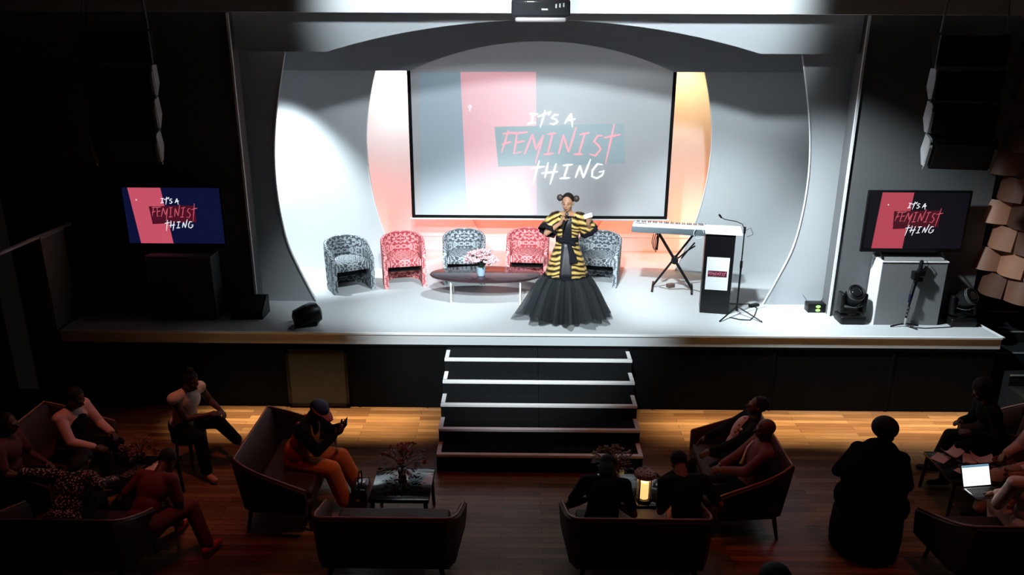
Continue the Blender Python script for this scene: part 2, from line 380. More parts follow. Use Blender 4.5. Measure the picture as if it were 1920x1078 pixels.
def lettering(name, strokes, fn, y, width, m, parent, th=.002):
    """strokes in sketch units; fn maps them to (x, z) on the sheet"""
    bm = BM()
    for st in strokes:
        pts = [V((*fn(*p), 0)) for p in st]
        if len(pts) == 2: pts = [pts[0], pts[0].lerp(pts[1], .35), pts[0].lerp(pts[1], .7), pts[1]]
        n = len(pts); L = []; Rr = []
        for i, p in enumerate(pts):
            d = (pts[min(i+1, n-1)]-pts[max(i-1, 0)]).normalized(); q = V((-d.y, d.x, 0))
            wv = width*(.62 if i == 0 else .5 if i == n-1 else 1.0)*(.5)
            L.append(p+q*wv); Rr.append(p-q*wv)
        for yy in (y,):
            a = [bm.verts.new((p.x, yy, p.y)) for p in L]; b = [bm.verts.new((p.x, yy, p.y)) for p in Rr]
            for i in range(n-1): bm.faces.new((a[i], b[i], b[i+1], a[i+1]))
        y -= .00004
    r = bmesh.ops.extrude_face_region(bm, geom=list(bm.faces))
    for v in r['geom']:
        if isinstance(v, bmesh.types.BMVert): v.co.y += th*.5
    return build(name, bm, m, parent)
def poly(bm, pts, y, th=.001):
    ring_mesh(bm, [[V((x, y, z)) for x, z in pts], [V((x, y+th, z)) for x, z in pts]])

# ------------------------------------------------------------------ the projection screen
YS = 3.1
t = thing('projection_screen', 'large black-edged projection screen reading IT\'S A FEMINIST THING at the back of the stage', 'screen', (0.08, YS, 1.95))
def S(px, py): p = at(px, py, Y=YS-.02); return p.x-.08, p.z-1.95
xl, xr = S(774, 300)[0], S(1253, 300)[0]; zb, zt = S(1015, 405)[1], 3.3
SCR = mat('screen_cloth', (.5, .52, .54), .9, spec=.05, noise=.02); 
def glow(name, base, em, st): return mat(name, base, .9, spec=.05, emit=em, estr=st)
bm = BM(); box(bm, ((xl+xr)/2, 0, (zb+zt)/2), (xr-xl, .006, zt-zb)); build('screen_cloth', bm, glow('screen_field', (.62, .64, .66), (.10, .105, .11), .6), t)
bm = BM()
for x in (xl-.02, xr+.02): box(bm, (x, -.002, (zb+zt)/2), (.055, .012, zt-zb))
box(bm, ((xl+xr)/2, -.002, zb-.02), (xr-xl+.09, .012, .05)); build('screen_border', bm, BPL, t)
bm = BM(); cyl(bm, (xl-.08, 0, zb-.06), (xr+.08, 0, zb-.06), .016); build('bottom_bar', bm, WHITE, t, .8)
bm = BM(); box(bm, ((xl+xr)/2, .03, zt+.06), (xr-xl+.2, .12, .14), bevel=.01); rc = build('roller_case', bm, WHITE, t)
for x in (-1.6, 1.6):
    bm = BM(); cyl(bm, (x, .03, zt+.12), (x, .03, 3.6), .02); build('bracket', bm, BPL, rc, .8)
def img(name, pts, y, m, parent, f=S):
    bm = BM(); poly(bm, [f(*p) for p in pts], y); return build(name, bm, m, parent)
img('blue_strip', [(786,136),(863,136),(876,402),(790,402)], -.006, glow('image_blue', (.58, .64, .68), (.08, .17, .25), .5), t)
img('pink_band', [(863,135),(1005,135),(1006,402),(876,402)], -.0065, glow('image_pink', (.72, .62, .64), (.85, .29, .34), .55), t)
img('teal_block', [(927,238),(1171,232),(1172,306),(934,313)], -.009, glow('image_teal', (.52, .60, .62), (.09, .18, .21), .45), t)
q = lambda X, Y_: S(900+X/4.492, 180+Y_/4.492)
WL = glow('image_white', (.85, .88, .9), (.9, .97, 1), .75); PL = glow('image_rose', (.7, .45, .5), (1, .26, .31), .72)
lettering('lettering', L1, q, -.012, .030, WL, t); lettering('lettering', L2, q, -.013, .030, PL, t); lettering('lettering', L3, q, -.012, .030, WL, t)
lettering('pin_mark', [[(881-3,200),(881,197),(884,200),(881,204),(878,200)],[(881,204),(881,209)]], lambda a, b: S(a, b), -.012, .012, WL, t)

# ------------------------------------------------------------------ televisions on plinths
def television(loc, label, field, band_c, k, boxdark, tilt=0):
    t = thing('television', label, 'television', loc, tilt, 'televisions on plinths')
    W, Hh = 1.38, .85
    bm = BM(); box(bm, (0, .02, Hh/2+.075), (W, .045, Hh), bevel=.008); build('bezel', bm, BPL, t, .6)
    bm = BM(); box(bm, (0, .06, Hh/2+.0), (W*.7, .05, Hh*.5), bevel=.015); build('rear_housing', bm, BPL, t, .6)
    for s in (-1, 1):
        bm = BM(); tube(bm, [(s*.42, -.11, .008), (s*.42, .02, .085), (s*.42, .13, .008)], .012, 6); build('foot', bm, BPL, t, .8)
    x0, x1, z0, z1 = -W/2+.035, W/2-.035, .13, Hh+.05
    sc = None
    bm = BM(); box(bm, ((x0+x1)/2, -.004, (z0+z1)/2), (x1-x0, .004, z1-z0)); sc = build('display', bm, field, t)
    f = lambda u, v: (x0+u*(x1-x0), z1-v*(z1-z0))
    def im(name, pts, y, m):
        bm = BM(); poly(bm, [f(*p) for p in pts], y); build(name, bm, m, sc)
    im('pink_band', [(k[0], 0), (k[1], 0), (k[1]+k[2], 1), (k[0]+k[2], 1)], -.008, band_c)
    im('dark_block', [(.255, .33), (.73, .31), (.73, .61), (.27, .65)], -.0095, boxdark)
    g = lambda X, Y_: f(.255+(X-130)/1617*.77, (Y_-60)/1010*.98+.10)
    lettering('lettering', L1, g, -.011, .013, TWL, sc, .001); lettering('lettering', L2, g, -.0115, .012, TPL, sc, .001); lettering('lettering', L3, g, -.011, .013, TWL, sc, .001)
    lettering('pin_mark', [[(0,0),(6,10)],[(6,0),(0,10)]], lambda a, b: f(k[0]+.07+a*.002, .2+b*.003), -.011, .006, TWL, sc, .001)
    return t
E1 = lambda n, c, s: mat(n, (.006, .006, .006), .5, spec=.15, emit=c, estr=s)
TWL = E1('tv_white', (.9, .93, 1), .9); TPL = E1('tv_rose', (.75, .12, .17), .75)
tvr = television((5.085, .6, 2.045), 'black television on the grey plinth at the right end of the stage, black picture background', E1('tv_black', (.004, .003, .006), 1), E1('tv_crimson', (.6, .08, .12), .75), (.11, .43, -.03), E1('tv_block', (.10, .008, .02), .6))
tvl = television((-4.95, .6, 2.045), 'black television at the left end of the stage, navy picture background', E1('tv_navy', (.004, .006, .035), 1), E1('tv_pink', (.75, .11, .18), .75), (.06, .40, .06), E1('tv_block_blue', (.12, .01, .03), .6))
for x, y, lab in ((5.09, .595, 'grey box plinth with white edging under the right television'), (-4.9, .595, 'dark grey box plinth under the left television')):
    t = thing('plinth', lab, 'plinth', (x, y, H), 0, 'television plinths')
    bm = BM(); box(bm, (0, 0, .45), (.88, .32, .9), bevel=.004); build('body', bm, GREY if x > 0 else BLKWALL, t)
    bm = BM(); box(bm, (-.442, 0, .45), (.008, .32, .9)); build('side_panel', bm, WHITE, t)
    bm = BM(); box(bm, (0, 0, .908), (.90, .34, .016), bevel=.004); build('top_board', bm, WHITE if x > 0 else GREY, t)
    bm = BM(); box(bm, (0, 0, .919), (.85, .31, .006)); build('top_mat', bm, GREY, t)

# ------------------------------------------------------------------ tub chairs
def tub_chair(mt, label):
    r = thing('tub_chair', label, 'armchair', (0, 0, 0), 0, 'patterned tub chairs on the stage')
    n = 36; W2 = .33; th = .065
    def plan(t):     # t 0..1 from the front of one arm round the back to the other
        if t < .25: return V((-W2, -.30+.32*(t/.25))), V((-1, 0))
        if t > .75: return V((W2, -.30+.32*((1-t)/.25))), V((1, 0))
        a = PI-(t-.25)/.5*PI; return V((W2*math.cos(a), .02+.31*math.sin(a))), V((math.cos(a), math.sin(a)))
    bm = BM(); rings = []
    for i in range(n+1):
        t = i/n; p, nn = plan(t); s = math.sin(PI*t)
        top = .53+.245*(max(0, s)**.9); lean = .03*s
        o = lambda off, z: V((p.x+nn.x*(off+lean*z), p.y+nn.y*(off+lean*z), z))
        rings.append([o(0, 0), o(0, top*.5), o(0, top-.03), o(-.012, top-.008), o(-th/2, top), o(-th+.012, top-.008), o(-th, top-.03), o(-th, top*.5), o(-th, 0)])
    ring_mesh(bm, rings); build('shell', bm, mt, r, 1.0)
    bm = BM(); pts = []
    for i in range(n+1):
        p, nn = plan(i/n); pts.append(p-nn*(th+.006))
    pts = [q_ for q_ in pts if q_.y > -.285]
    def sh(f, z): 
        cx, cy = 0, 0
        return [V((cx+(q_.x-cx)*f, cy+(q_.y-cy)*f, z)) for q_ in pts]
    ring_mesh(bm, [sh(.97, .33), sh(1, .35), sh(1, .40), sh(.97, .445), sh(.85, .462), sh(.5, .47), sh(.1, .472)]); build('seat_cushion', bm, mt, r, 1.2)
    bm = BM(); ring_mesh(bm, [[V((q_.x*.96, q_.y*.9+.03, z)) for q_ in pts if q_.y > -.16] for z in (.22, .335)]); build('seat_frame', bm, BCLOTH, r)
    return r
GD = damask('grey_damask', (.07, .08, .09), (.36, .40, .43)); RD = damask('red_damask', (.42, .06, .075), (.8, .36, .36))
chairs = [(GD, 'grey patterned tub chair at the left end of the row', (-2.93, 1.93), 30, 1),
          (RD, 'red patterned tub chair second from the left, beside the grey end chair', (-2.10, 2.18), 14, 1),
          (GD, 'grey patterned tub chair behind the flowers on the low table', (-1.14, 2.36), 3, 1),
          (RD, 'red patterned tub chair left of the performer, partly behind her', (-.12, 2.45), -4, 1),
          (GD, 'grey patterned tub chair right of the performer, half hidden behind her', (1.02, 2.30), -14, 1)]
first = {}
for m_, lab, (x, y), a, _ in chairs:
    if m_ not in first: first[m_] = tub_chair(m_, lab); o = first[m_]
    else: o = copy_tree(first[m_])
    o['label'] = lab; o.location = (x, y, H); o.rotation_euler = (0, 0, math.radians(a))

# ------------------------------------------------------------------ oval coffee table with flowers
t = thing('coffee_table', 'low oval coffee table with dark glossy top and white legs on the stage', 'table', (-.76, 1.4, H))
bm = BM(); lathe(bm, [(.80, .362), (.82, .368), (.83, .385), (.82, .40), (.80, .405)], seg=64, sy=.46); build('table_top', bm, mat('dark_plum_gloss', (.035, .018, .022), .12, spec=.6, noise=.1), t, .7)
for sx in (-.5, .52):
    for sy in (-1, 1):
        bm = BM(); cyl(bm, (sx, sy*.22, 0), (sx, sy*.22, .365), .013); build('leg', bm, WHITE, t, .8)
for sx in (-.5, .52):
    bm = BM(); cyl(bm, (sx, -.22, .34), (sx, .22, .34), .01); build('crossbar', bm, WHITE, t, .8)

def bouquet(loc, label, potm, petal, leafm, n, r, potr=.06, poth=.1, name='flower_pot', group=None, cat='flowers', squash=.7, leaves=16, big=1):
    t = thing(name, label, cat, loc, 0, group)
    bm = BM(); lathe(bm, [(potr*.75, 0), (potr*.9, poth*.3), (potr, poth*.9), (potr*1.05, poth), (potr*.9, poth), (potr*.85, poth*.9)], seg=20); build('pot', bm, potm, t, .8)
    rnd = random.Random(n*7+int(abs(loc[0])*100)); bm = BM(); tips = []
    for i in range(n):
        a = rnd.uniform(0, 2*PI); rr = r*math.sqrt(rnd.random()); z = poth+.04+r*squash*(1.25-.8*(rr/r)**2)*rnd.uniform(.65, 1.1)
        p = V((math.cos(a)*rr, math.sin(a)*rr, z)); tips.append(p)
        tube(bm, [(0, 0, poth*.8), (p.x*.4, p.y*.4, poth+(z-poth)*.6), tuple(p)], .003, 5)
    build('stems', bm, leafm, t)
    bm = BM()
    for i in range(leaves):
        a = rnd.uniform(0, 2*PI); rr = rnd.uniform(.4, 1.05)*r; z = poth+rnd.uniform(.0, .6)*r*squash
        c = V((math.cos(a)*rr, math.sin(a)*rr, z)); d = V((math.cos(a), math.sin(a), rnd.uniform(-.5, .5))).normalized()*.035; s = V((-d.y, d.x, 0)).normalized()*.014
        vs = [bm.verts.new(c-d), bm.verts.new(c+s+V((0, 0, .006))), bm.verts.new(c+d), bm.verts.new(c-s+V((0, 0, .006)))]; bm.faces.new(vs)
        bm.faces.new([bm.verts.new(v.co-V((0, 0, .002))) for v in reversed(vs)])
    build('leaves', bm, leafm, t)
    src = None
    for p in tips:
        if src is None:
            bm = BM()
            for k in range(5):
                a = 2*PI*k/5; ell(bm, (math.cos(a)*.017, math.sin(a)*.017, .004), (.016, .012, .006), Matrix.Rotation(a, 3, 'Z') @ Matrix.Rotation(-.5, 3, 'Y'), 1)
            ell(bm, (0, 0, .006), (.007, .007, .008), None, 1)
            src = o = build('blossom', bm, petal, t, 3)
        else: o = src.copy(); COL.objects.link(o)
        o.location = p; s = rnd.uniform(.8, 1.35)*big; o.scale = (s, s, s)
        o.rotation_euler = (rnd.uniform(-.9, .9), rnd.uniform(-.9, .9), rnd.uniform(0, 6))
    return t
LEAF = mat('dark_green_leaf', (.02, .035, .015), .5, noise=.2); LEAFR = mat('russet_leaf', (.06, .02, .012), .5, noise=.3)
bouquet((-.82, 1.30, H+.405), 'pale pink flowers in a light blue pot on the oval coffee table', mat('pale_blue_glaze', (.35, .48, .58), .3, noise=.05), mat('blush_petal', (.62, .38, .41), .6, noise=.05), LEAF, 60, .23, .07, .13, big=1.5)

# ------------------------------------------------------------------ lectern, sign and sheet
PR = .19
t = thing('lectern', 'tall black lectern with a white top beside the microphone stand', 'lectern', (2.57, 1.0, H), PR*-1.0)
bm = BM(); box(bm, (0, 0, .585), (.40, .34, 1.17), bevel=.004); build('body', bm, mat('satin_black_panel', (.003, .003, .004), .4, noise=.1), t)
bm = BM(); box(bm, (.203, 0, .585), (.006, .34, 1.17)); build('side_panel', bm, mat('charcoal_side', (.03, .03, .033), .5, noise=.1), t)
bm = BM(); box(bm, (.04, .03, 1.185), (.50, .44, .03), bevel=.004); build('top', bm, WHITE, t)
sg = thing('poster', 'white paper poster with a dark red word block taped to the front of the lectern', 'poster', (2.57-.172*math.sin(PR), 1.0-.172*math.cos(PR), H), -PR)
bm = BM(); box(bm, (-.0, -.004, .60), (.31, .004, .48)); build('sheet', bm, WHITE, sg)
bm = BM(); box(bm, (-.0, -.008, .60), (.26, .003, .085)); build('word_block', bm, mat('maroon_ink', (.09, .005, .02), .6, noise=.1), sg)
lettering('lettering', L2, lambda X, Y_: (-.12+(X-180)/1000*.24, .632-(Y_-260)/300*.062), -.0125, .007, mat('rose_ink', (.65, .2, .28), .6, noise=.1), sg, .001)
bm = BM(); box(bm, (0, 0, .002), (.20, .28, .004), Matrix.Rotation(.2, 3, 'Z')); tag(build('paper_sheet', bm, WHITE, loc=(2.66, 1.05, H+1.2)), 'white sheet of paper lying on the lectern top', 'paper')

# ------------------------------------------------------------------ microphone stand by the lectern
def tripod(bm, c, r, rad, z=.12, ph=0, n=3):
    for k in range(n):
        a = ph+2*PI*k/n; yield (c, (math.cos(a)*r, math.sin(a)*r, rad), rad)
t = thing('microphone_stand', 'tall black microphone stand with a gooseneck arm right of the lectern', 'microphone stand', (2.85, .79, H))
bm = BM(); cyl(bm, (0, 0, .06), (0, 0, .75), .014); cyl(bm, (0, 0, .75), (0, 0, 1.26), .009); build('pole', bm, BPL, t, .8)
bm = BM(); cyl(bm, (0, 0, .70), (0, 0, .80), .02); build('clutch', bm, BPL, t, .8)
for ex, ey in ((-.31, -.30), (.28, -.31), (.10, .36)):
    bm = BM(); tube(bm, [(0, 0, .13), (ex, ey, .012)], .010, 8); build('leg', bm, BPL, t, .8)
bm = BM(); tube(bm, [(0, 0, 1.25), (-.04, 0, 1.33), (-.13, -.01, 1.37), (-.22, -.01, 1.385), (-.29, -.02, 1.40), (-.345, -.03, 1.43)], .006, 8); build('gooseneck', bm, BPL, t, .8)
bm = BM(); capsule(bm, (-.345, -.03, 1.43), (-.375, -.035, 1.465), .013, .015); build('microphone', bm, BPL, t, 3)
bm = BM(); cyl(bm, (0, 0, 1.20), (0, 0, 1.29), .017); tube(bm, [(.01, 0, 1.24), (.08, 0, 1.28), (.13, .02, 1.18), (.04, 0, 1.15)], .004, 6); build('clip', bm, BPL, t, .8)
bm = BM(); tube(bm, [(2.80, 1.25, H+.012), (3.0, 1.22, H+.012), (3.15, 1.2, H+.02), (3.22, 1.05, H+.012), (3.1, .75, H+.012), (2.98, .55, H+.012), (2.84, .57, H+.012), (2.72, .66, H+.012)], .007, 6)
tag(build('cable', bm, BPL, None, .8), 'black cable looping across the stage floor behind the microphone stand', 'cable')
bm = BM(); box(bm, (0, 0, .02), (.16, .07, .04), Matrix.Rotation(.5, 3, 'Z'), .008); tag(build('socket_strip', bm, BPL, loc=(3.2, 1.15, H)), 'small black socket block on the floor beside the curved panel foot', 'socket')

# ------------------------------------------------------------------ keyboard on its stand
KA = -.2; kc = V((2.12, 1.88, H)); t = thing('keyboard_piano', 'white electronic keyboard with grey front edge on the crossed stand', 'keyboard', (kc.x, kc.y, H+.93), KA)
bm = BM(); box(bm, (0, .02, .065), (1.30, .30, .07), bevel=.012); build('body', bm, WHITE, t, .6)
bm = BM(); box(bm, (0, -.133, .045), (1.31, .035, .09), bevel=.006); build('front_edge', bm, mat('blue_grey_plastic', (.15, .19, .21), .4, noise=.05), t, .6)
bm = BM()
for i in range(44): box(bm, (-.6+i*.0245, .11, .103), (.022, .12, .008))
build('white_keys', bm, PAPER, t)
bm = BM()
for i in range(43):
    if i % 7 not in (2, 6): box(bm, (-.588+i*.0245, .13, .112), (.011, .08, .012))
build('black_keys', bm, BPL, t)
bm = BM(); box(bm, (.54, .04, .105), (.16, .18, .012), bevel=.003); build('control_panel', bm, BPL, t)
bm = BM(); box(bm, (-.53, .04, .102), (.18, .012, .006)); build('logo_strip', bm, BPL, t)
bm = BM(); tube(bm, [(kc.x+.30+.075*math.cos(a/20*2*PI), kc.y-.235+.014*math.sin(a/20*2*PI), H+.975+.075*math.sin(a/20*2*PI)) for a in range(19)], .005, 6)
tag(build('cable_loop', bm, WHITE, None, 3), 'white cable loop hanging over the keyboard front edge', 'cable')
t = thing('keyboard_stand', 'black crossed tube stand holding up the keyboard', 'stand', (kc.x+.02, kc.y+.06, H), KA)
for dy, s, nm in ((-.035, 1, 'leg'), (.035, 1, 'leg'), (0, -1, 'leg')):
    bm = BM(); tube(bm, [(-s*.28, dy, .92), (s*.30, dy, .03)], .017, 8); build(nm, bm, BPL, t, .8)
for x in (-.3, .3):
    bm = BM(); cyl(bm, (x, -.24, .018), (x, .24, .018), .017); build('foot_bar', bm, BPL, t, .8)
    bm = BM(); cyl(bm, (x*.93, -.14, .908), (x*.93, .18, .908), .018); build('rest_bar', bm, BPL, t, .8)
bm = BM(); cyl(bm, (0.01, -.07, .475), (0.01, .07, .475), .055); build('hinge', bm, BPL, t, .8)
for off in (0, .05):
    bm = BM(); tube(bm, [(.06+off, -.05, .52), (.2, -.07, .66), (.30-off*.2, -.09, .74+off)], .012, 8); build('folding_arm', bm, BPL, t, .8)
bm = BM()
for k in range(3): tube(bm, [(-.27-.03*k, -.12, .90), (-.30-.025*k, -.14, .78), (-.285-.02*k, -.14, .62+.03*k), (-.26-.01*k, -.14, .66), (-.25-.01*k, -.12, .88)], .007, 6)
build('coiled_cable', bm, BPL, t, .8)
bm = BM(); tube(bm, [(1.95, 2.0, H+.01), (2.1, 1.9, H+.01), (2.3, 1.93, H+.01), (2.5, 1.85, H+.01), (2.62, 1.7, H+.01)], .006, 6); tag(build('cable', bm, mat('brown_cable', (.2, .13, .1), .5, noise=.1), None, .8), 'thin cable lying under the keyboard stand', 'cable')
bm = BM(); box(bm, (0, 0, .03), (.12, .08, .06), Matrix.Rotation(.5, 3, 'Z'), .006); tag(build('power_adapter', bm, mat('brown_plastic', (.12, .08, .06), .5, noise=.1), loc=(2.13, 2.02, H)), 'small brown adapter box on the floor under the keyboard', 'adapter')

# ------------------------------------------------------------------ receiver, moving heads, monopod, floor lamps
t = thing('wireless_receiver', 'small black receiver box with two green displays and two aerials', 'receiver', (4.03, .98, H))
bm = BM(); box(bm, (0, 0, .065), (.25, .16, .13), bevel=.006); build('case', bm, BPL, t, .6)
for s in (0, 1):
    bm = BM(); lathe(bm, [(.035, 0), (.035, .004)], (0, 0, 0), 18)
    for v in bm.verts: v.co = V((v.co.x+.015, -.082-v.co.z, .04+s*.055+v.co.y*.6))
    build('display', bm, mat('green_display', (.2, .4, .1), .5, emit=(.45, 1, .2), estr=1.0), t)
for s in (-1, 1):
    bm = BM(); cyl(bm, (s*.1, .06, .13), (s*.17, .06, .22), .004, .003, 6); build('aerial', bm, BPL, t)
bm = BM(); tube(bm, [(4.16, .98, H+.008), (4.2, .9, H+.008), (4.27, .9, H+.008), (4.3, .75, H+.008)], .005, 6); tag(build('cable', bm, BPL, None, .8), 'short black cable between the receiver and the moving lamp', 'cable')
def moving_head(loc, label, tilt):
    t = thing('moving_head_light', label, 'stage light', loc, 0, 'moving stage lights')
    bm = BM(); box(bm, (0, 0, .06), (.36, .28, .12), bevel=.03, seg=3); build('base', bm, BPL, t, .6)
    bm = BM(); cyl(bm, (0, 0, .12), (0, 0, .15), .1); build('pan_ring', bm, BPL, t, .8)
    for s in (-1, 1):
        bm = BM(); box(bm, (s*.155, 0, .29), (.06, .16, .28), bevel=.022, seg=3); build('yoke_arm', bm, BPL, t, .6)
    bm = BM(); box(bm, (0, 0, .165), (.34, .16, .04), bevel=.015); build('yoke', bm, BPL, t, .6)
    h = bpy.data.objects.new('lamp_head', None); 
    bm = BM(); lathe(bm, [(.05, -.14), (.10, -.12), (.12, -.05), (.122, .05), (.115, .10), (.118, .11), (.118, .15), (.095, .16), (.085, .15)], seg=28)
    hd = build('lamp_head', bm, BPL, t, .7); hd.location = (0, 0, .36); hd.rotation_euler = tilt
    bm = BM(); lathe(bm, [(.001, .151), (.05, .158), (.086, .149)], seg=24); build('lens', bm, GLOSS, hd, 3)
    bm = BM()
    for k in (.112, .133): lathe(bm, [(.119, k-.004), (.122, k), (.119, k+.004)], seg=28, caps=False)
    build('rim', bm, mat('grey_rim', (.12, .12, .12), .4, noise=.1), hd, 3)
    bm = BM(); tube(bm, [(.125*math.cos(a), -.02, .25+.0-.05*math.sin(a)) if 0 else (-.12+.24*k/8, -.085-.03*math.sin(PI*k/8), .27-.02*math.sin(PI*k/8)) for k, a in enumerate([0]*9)], .006, 6); build('handle', bm, CHROME, t, .8)
    return t
moving_head((4.37, .56, H), 'black moving head stage light standing left of the right plinth', (.75, 0, 0))
moving_head((5.86, .5, H), 'black moving head stage light standing right of the right plinth in shadow', (.95, .1, .5))
t = thing('monopod', 'black monopod with clamp and small camera in front of the right plinth', 'monopod', (5.05, .38, H))
bm = BM(); tube(bm, [(0, 0, .04), (.02, 0, .30), (.06, 0, .66)], [.012, .014, .018], 8); build('pole', bm, BPL, t, .8)
for k, a in enumerate((3.3, 5.35, .1)):
    bm = BM(); tube(bm, [(0, 0, .045), (math.cos(a)*.2, math.sin(a)*.2*.8, .012)], .011, 8); build('leg', bm, BPL, t, .8)
bm = BM(); cyl(bm, (0, 0, .03), (.005, 0, .13), .02); build('ball_joint', bm, CHROME, t, .8)
for k in range(3):
    bm = BM(); cyl(bm, (.012+k*.004, 0, .16+k*.05), (.014+k*.004, 0, .185+k*.05), .02); build('lock_ring', bm, mat('grey_metal_ring', (.2, .2, .2), .3, .8, noise=.1), t, .8)
bm = BM(); box(bm, (.03, -.01, .74), (.08, .10, .12), bevel=.015); box(bm, (.10, -.01, .78), (.10, .07, .09), bevel=.015); box(bm, (.09, 0, .68), (.10, .06, .06), bevel=.012); build('clamp_head', bm, BPL, t, .6)
bm = BM(); capsule(bm, (.085, 0, .82), (.09, 0, .93), .03, .026); build('action_camera', bm, GLOSS, t, 3)
bm = BM(); tube(bm, [(.11, 0, .83), (.17, 0, .84), (.19, 0, .90), (.16, .02, .94)], .004, 6); tube(bm, [(.02, -.03, .72), (-.01, -.03, .5), (.0, -.02, .36)], .004, 6); build('lead', bm, BPL, t, .8)
bm = BM(); box(bm, (-.005, -.03, .42), (.03, .03, .12), bevel=.008); build('strap', bm, mat('navy_strap', (.01, .01, .05), .6, noise=.1), t, .6)
bm = BM(); tube(bm, [(5.1, .33, H+.008), (5.3, .30, H+.008), (5.55, .33, H+.008), (5.7, .36, H+.008)], .006, 6); tag(build('cable', bm, BPL, None, .8), 'black cable on the floor running from the monopod to the right moving light', 'cable')
# upturned lamp head near the stage edge, and the speaker further left
t = thing('stage_floor_lamp', 'black stage lamp lying at the stage edge in front of the left chair', 'stage light', (-3.16, .27, H), .35)
bm = BM(); lathe(bm, [(.06, -.19), (.13, -.15), (.15, -.02), (.155, .10), (.13, .17), (.08, .19)], seg=24)
o = build('lamp_body', bm, BPL, t, .7); o.location = (0, 0, .135); o.rotation_euler = (0, 1.35, .15)
bm = BM()
lathe(bm, [(.001, .19), (.06, .20), (.082, .19)], seg=20); build('lens', bm, GLOSS, o, 3)
bm = BM(); box(bm, (-.02, 0, .03), (.30, .24, .06), bevel=.02); build('base', bm, BPL, t, .6)
bm = BM(); tube(bm, [(-.12, -.12, .04), (-.2, -.15, .012), (-.26, -.1, .012), (-.2, -.02, .012)], .006, 6); build('power_lead', bm, BPL, t, .8)
t = thing('floor_monitor', 'low black wedge loudspeaker on the deck near the left plinth', 'loudspeaker', (-4.05, .62, H), 0)
bm = BM(); ring_mesh(bm, [[V((x, a, b)) for a, b in ((-.17, 0), (.17, 0), (.17, .26), (.08, .28), (-.17, .09))] for x in (-.22, .22)]); build('cabinet', bm, BPL, t)
bm = BM(); box(bm, (0, -.05, .19), (.38, .26, .008), Matrix.Rotation(math.radians(37), 3, 'X')); build('grille', bm, mat('speaker_grille', (.02, .02, .02), .6, noise=.2, bump=.6, bscale=300), t)

# ------------------------------------------------------------------ portable stairs in two halves
W, TD, RZ, Y0, Z1 = 1.218, .3085, .1709, -.40, .9145
NOS = mat('white_nosing', (.8, .8, .8), .55, noise=.05); STP = mat('black_tread', (.008, .009, .010), .8, spec=.1, noise=.25, nscale=12)
for s, lab in ((-1, 'left half of the black stage stairs with white edged treads'), (1, 'right half of the black stage stairs with white edged treads')):
    t = thing('stage_stairs', lab, 'stairs', (s*W/2, Y0+.35, 0), 0, 'stage stairs')
    w2 = W-.006
    for k in range(5):
        z = Z1-RZ*k; y1 = -.35-TD*k          # front edge in local y
        yb = y1+TD+(.05 if k else .0)
        yb = y1+TD if k else .05
        bm = BM(); box(bm, (0, (y1+yb)/2, z/2), (w2, yb-y1, z-.001)); st = build('step', bm, STP, t)
        bm = BM(); box(bm, (0, y1+.024, z+.001), (w2+.006, .05, .006)); box(bm, (0, y1-.003, z-.012), (w2+.006, .006, .028))
        box(bm, (s*(w2/2-.022), y1+.17, z+.001), (.05, .26, .006)); build('nosing', bm, NOS, st)
# ------------------------------------------------------------------ right side steps, left parapet with handrail, tiled side wall
t = thing('side_steps', 'black side steps with thin white nosings right of the stage', 'stairs', (6.95, 0, 0))
for k in range(6):
    z = 1.12-.17*k; y1 = 1.04-.37*k
    bm = BM(); box(bm, (0, y1+.185, z/2), (1.2, .37, z)); st = build('step', bm, STP, t)
    bm = BM(); box(bm, (0, y1-.002, z-.008), (1.2, .006, .02)); build('nosing', bm, mat('grey_nosing', (.3, .3, .3), .6, noise=.1), st)
bm = BM(); box(bm, (7.3, 2.0, 3.7), (1.6, .15, 7.5)); struct('wall_corner_right', bm, BLK)
t = thing('stage_parapet', 'low grey parapet with sloping white capped handrail at the left end of the stage', 'parapet', (-6.46, 0, H))
bm = BM(); box(bm, (-.03, .27, .63), (.06, .54, 1.26)); build('panel', bm, GREY, t)
bm = BM(); box(bm, (-.03, .72, .63), (.05, .06, 1.26)); build('post', bm, GREY, t)
bm = BM(); tube(bm, [(-.03, -2.2, 1.30), (-.03, -.7, 1.295), (-.03, 1.1, 1.28), (-.03, 1.3, 1.27)], .028, 8); build('handrail', bm, mat('pale_rail', (.55, .55, .55), .5, noise=.1), t, .8)
bm = BM(); box(bm, (-.03, .27, 1.27), (.07, .54, .03)); build('cap', bm, mat('pale_rail', (.55, .55, .55)), t)
bm = BM(); box(bm, (-.03, -2.1, .62), (.04, .06, 1.36)); build('post', bm, GREY, t)

t = thing('acoustic_wall', 'side wall clad in staggered curved wooden tiles at the right edge', 'wall cladding', (6.22, .80, 0), math.radians(-62))
TM = mat('oak_tile', (.26, .14, .09), .5, spec=.3, noise=.2, nscale=5)
nt, b = nodes_of(TM); oi = N(nt, 'ShaderNodeObjectInfo'); src_ = b.inputs['Base Color'].links[0].from_socket
x = N(nt, 'ShaderNodeMix'); x.data_type = 'RGBA'; x.blend_type = 'MULTIPLY'; x.inputs['Factor'].default_value = 1; nt.links.new(src_, x.inputs['A'])
nt.links.new(ramp(nt, oi.outputs['Random'], [(0, (.2, .16, .15)), (.55, (.5, .42, .4)), (1, (1.2, 1.1, 1.05))]), x.inputs['B']); nt.links.new(x.outputs['Result'], b.inputs['Base Color'])
bm = BM(); box(bm, (1.5, .06, 3.9), (3.0, .08, 4.8)); build('backing_board', bm, BLK, t)
src = None; rnd = random.Random(3)
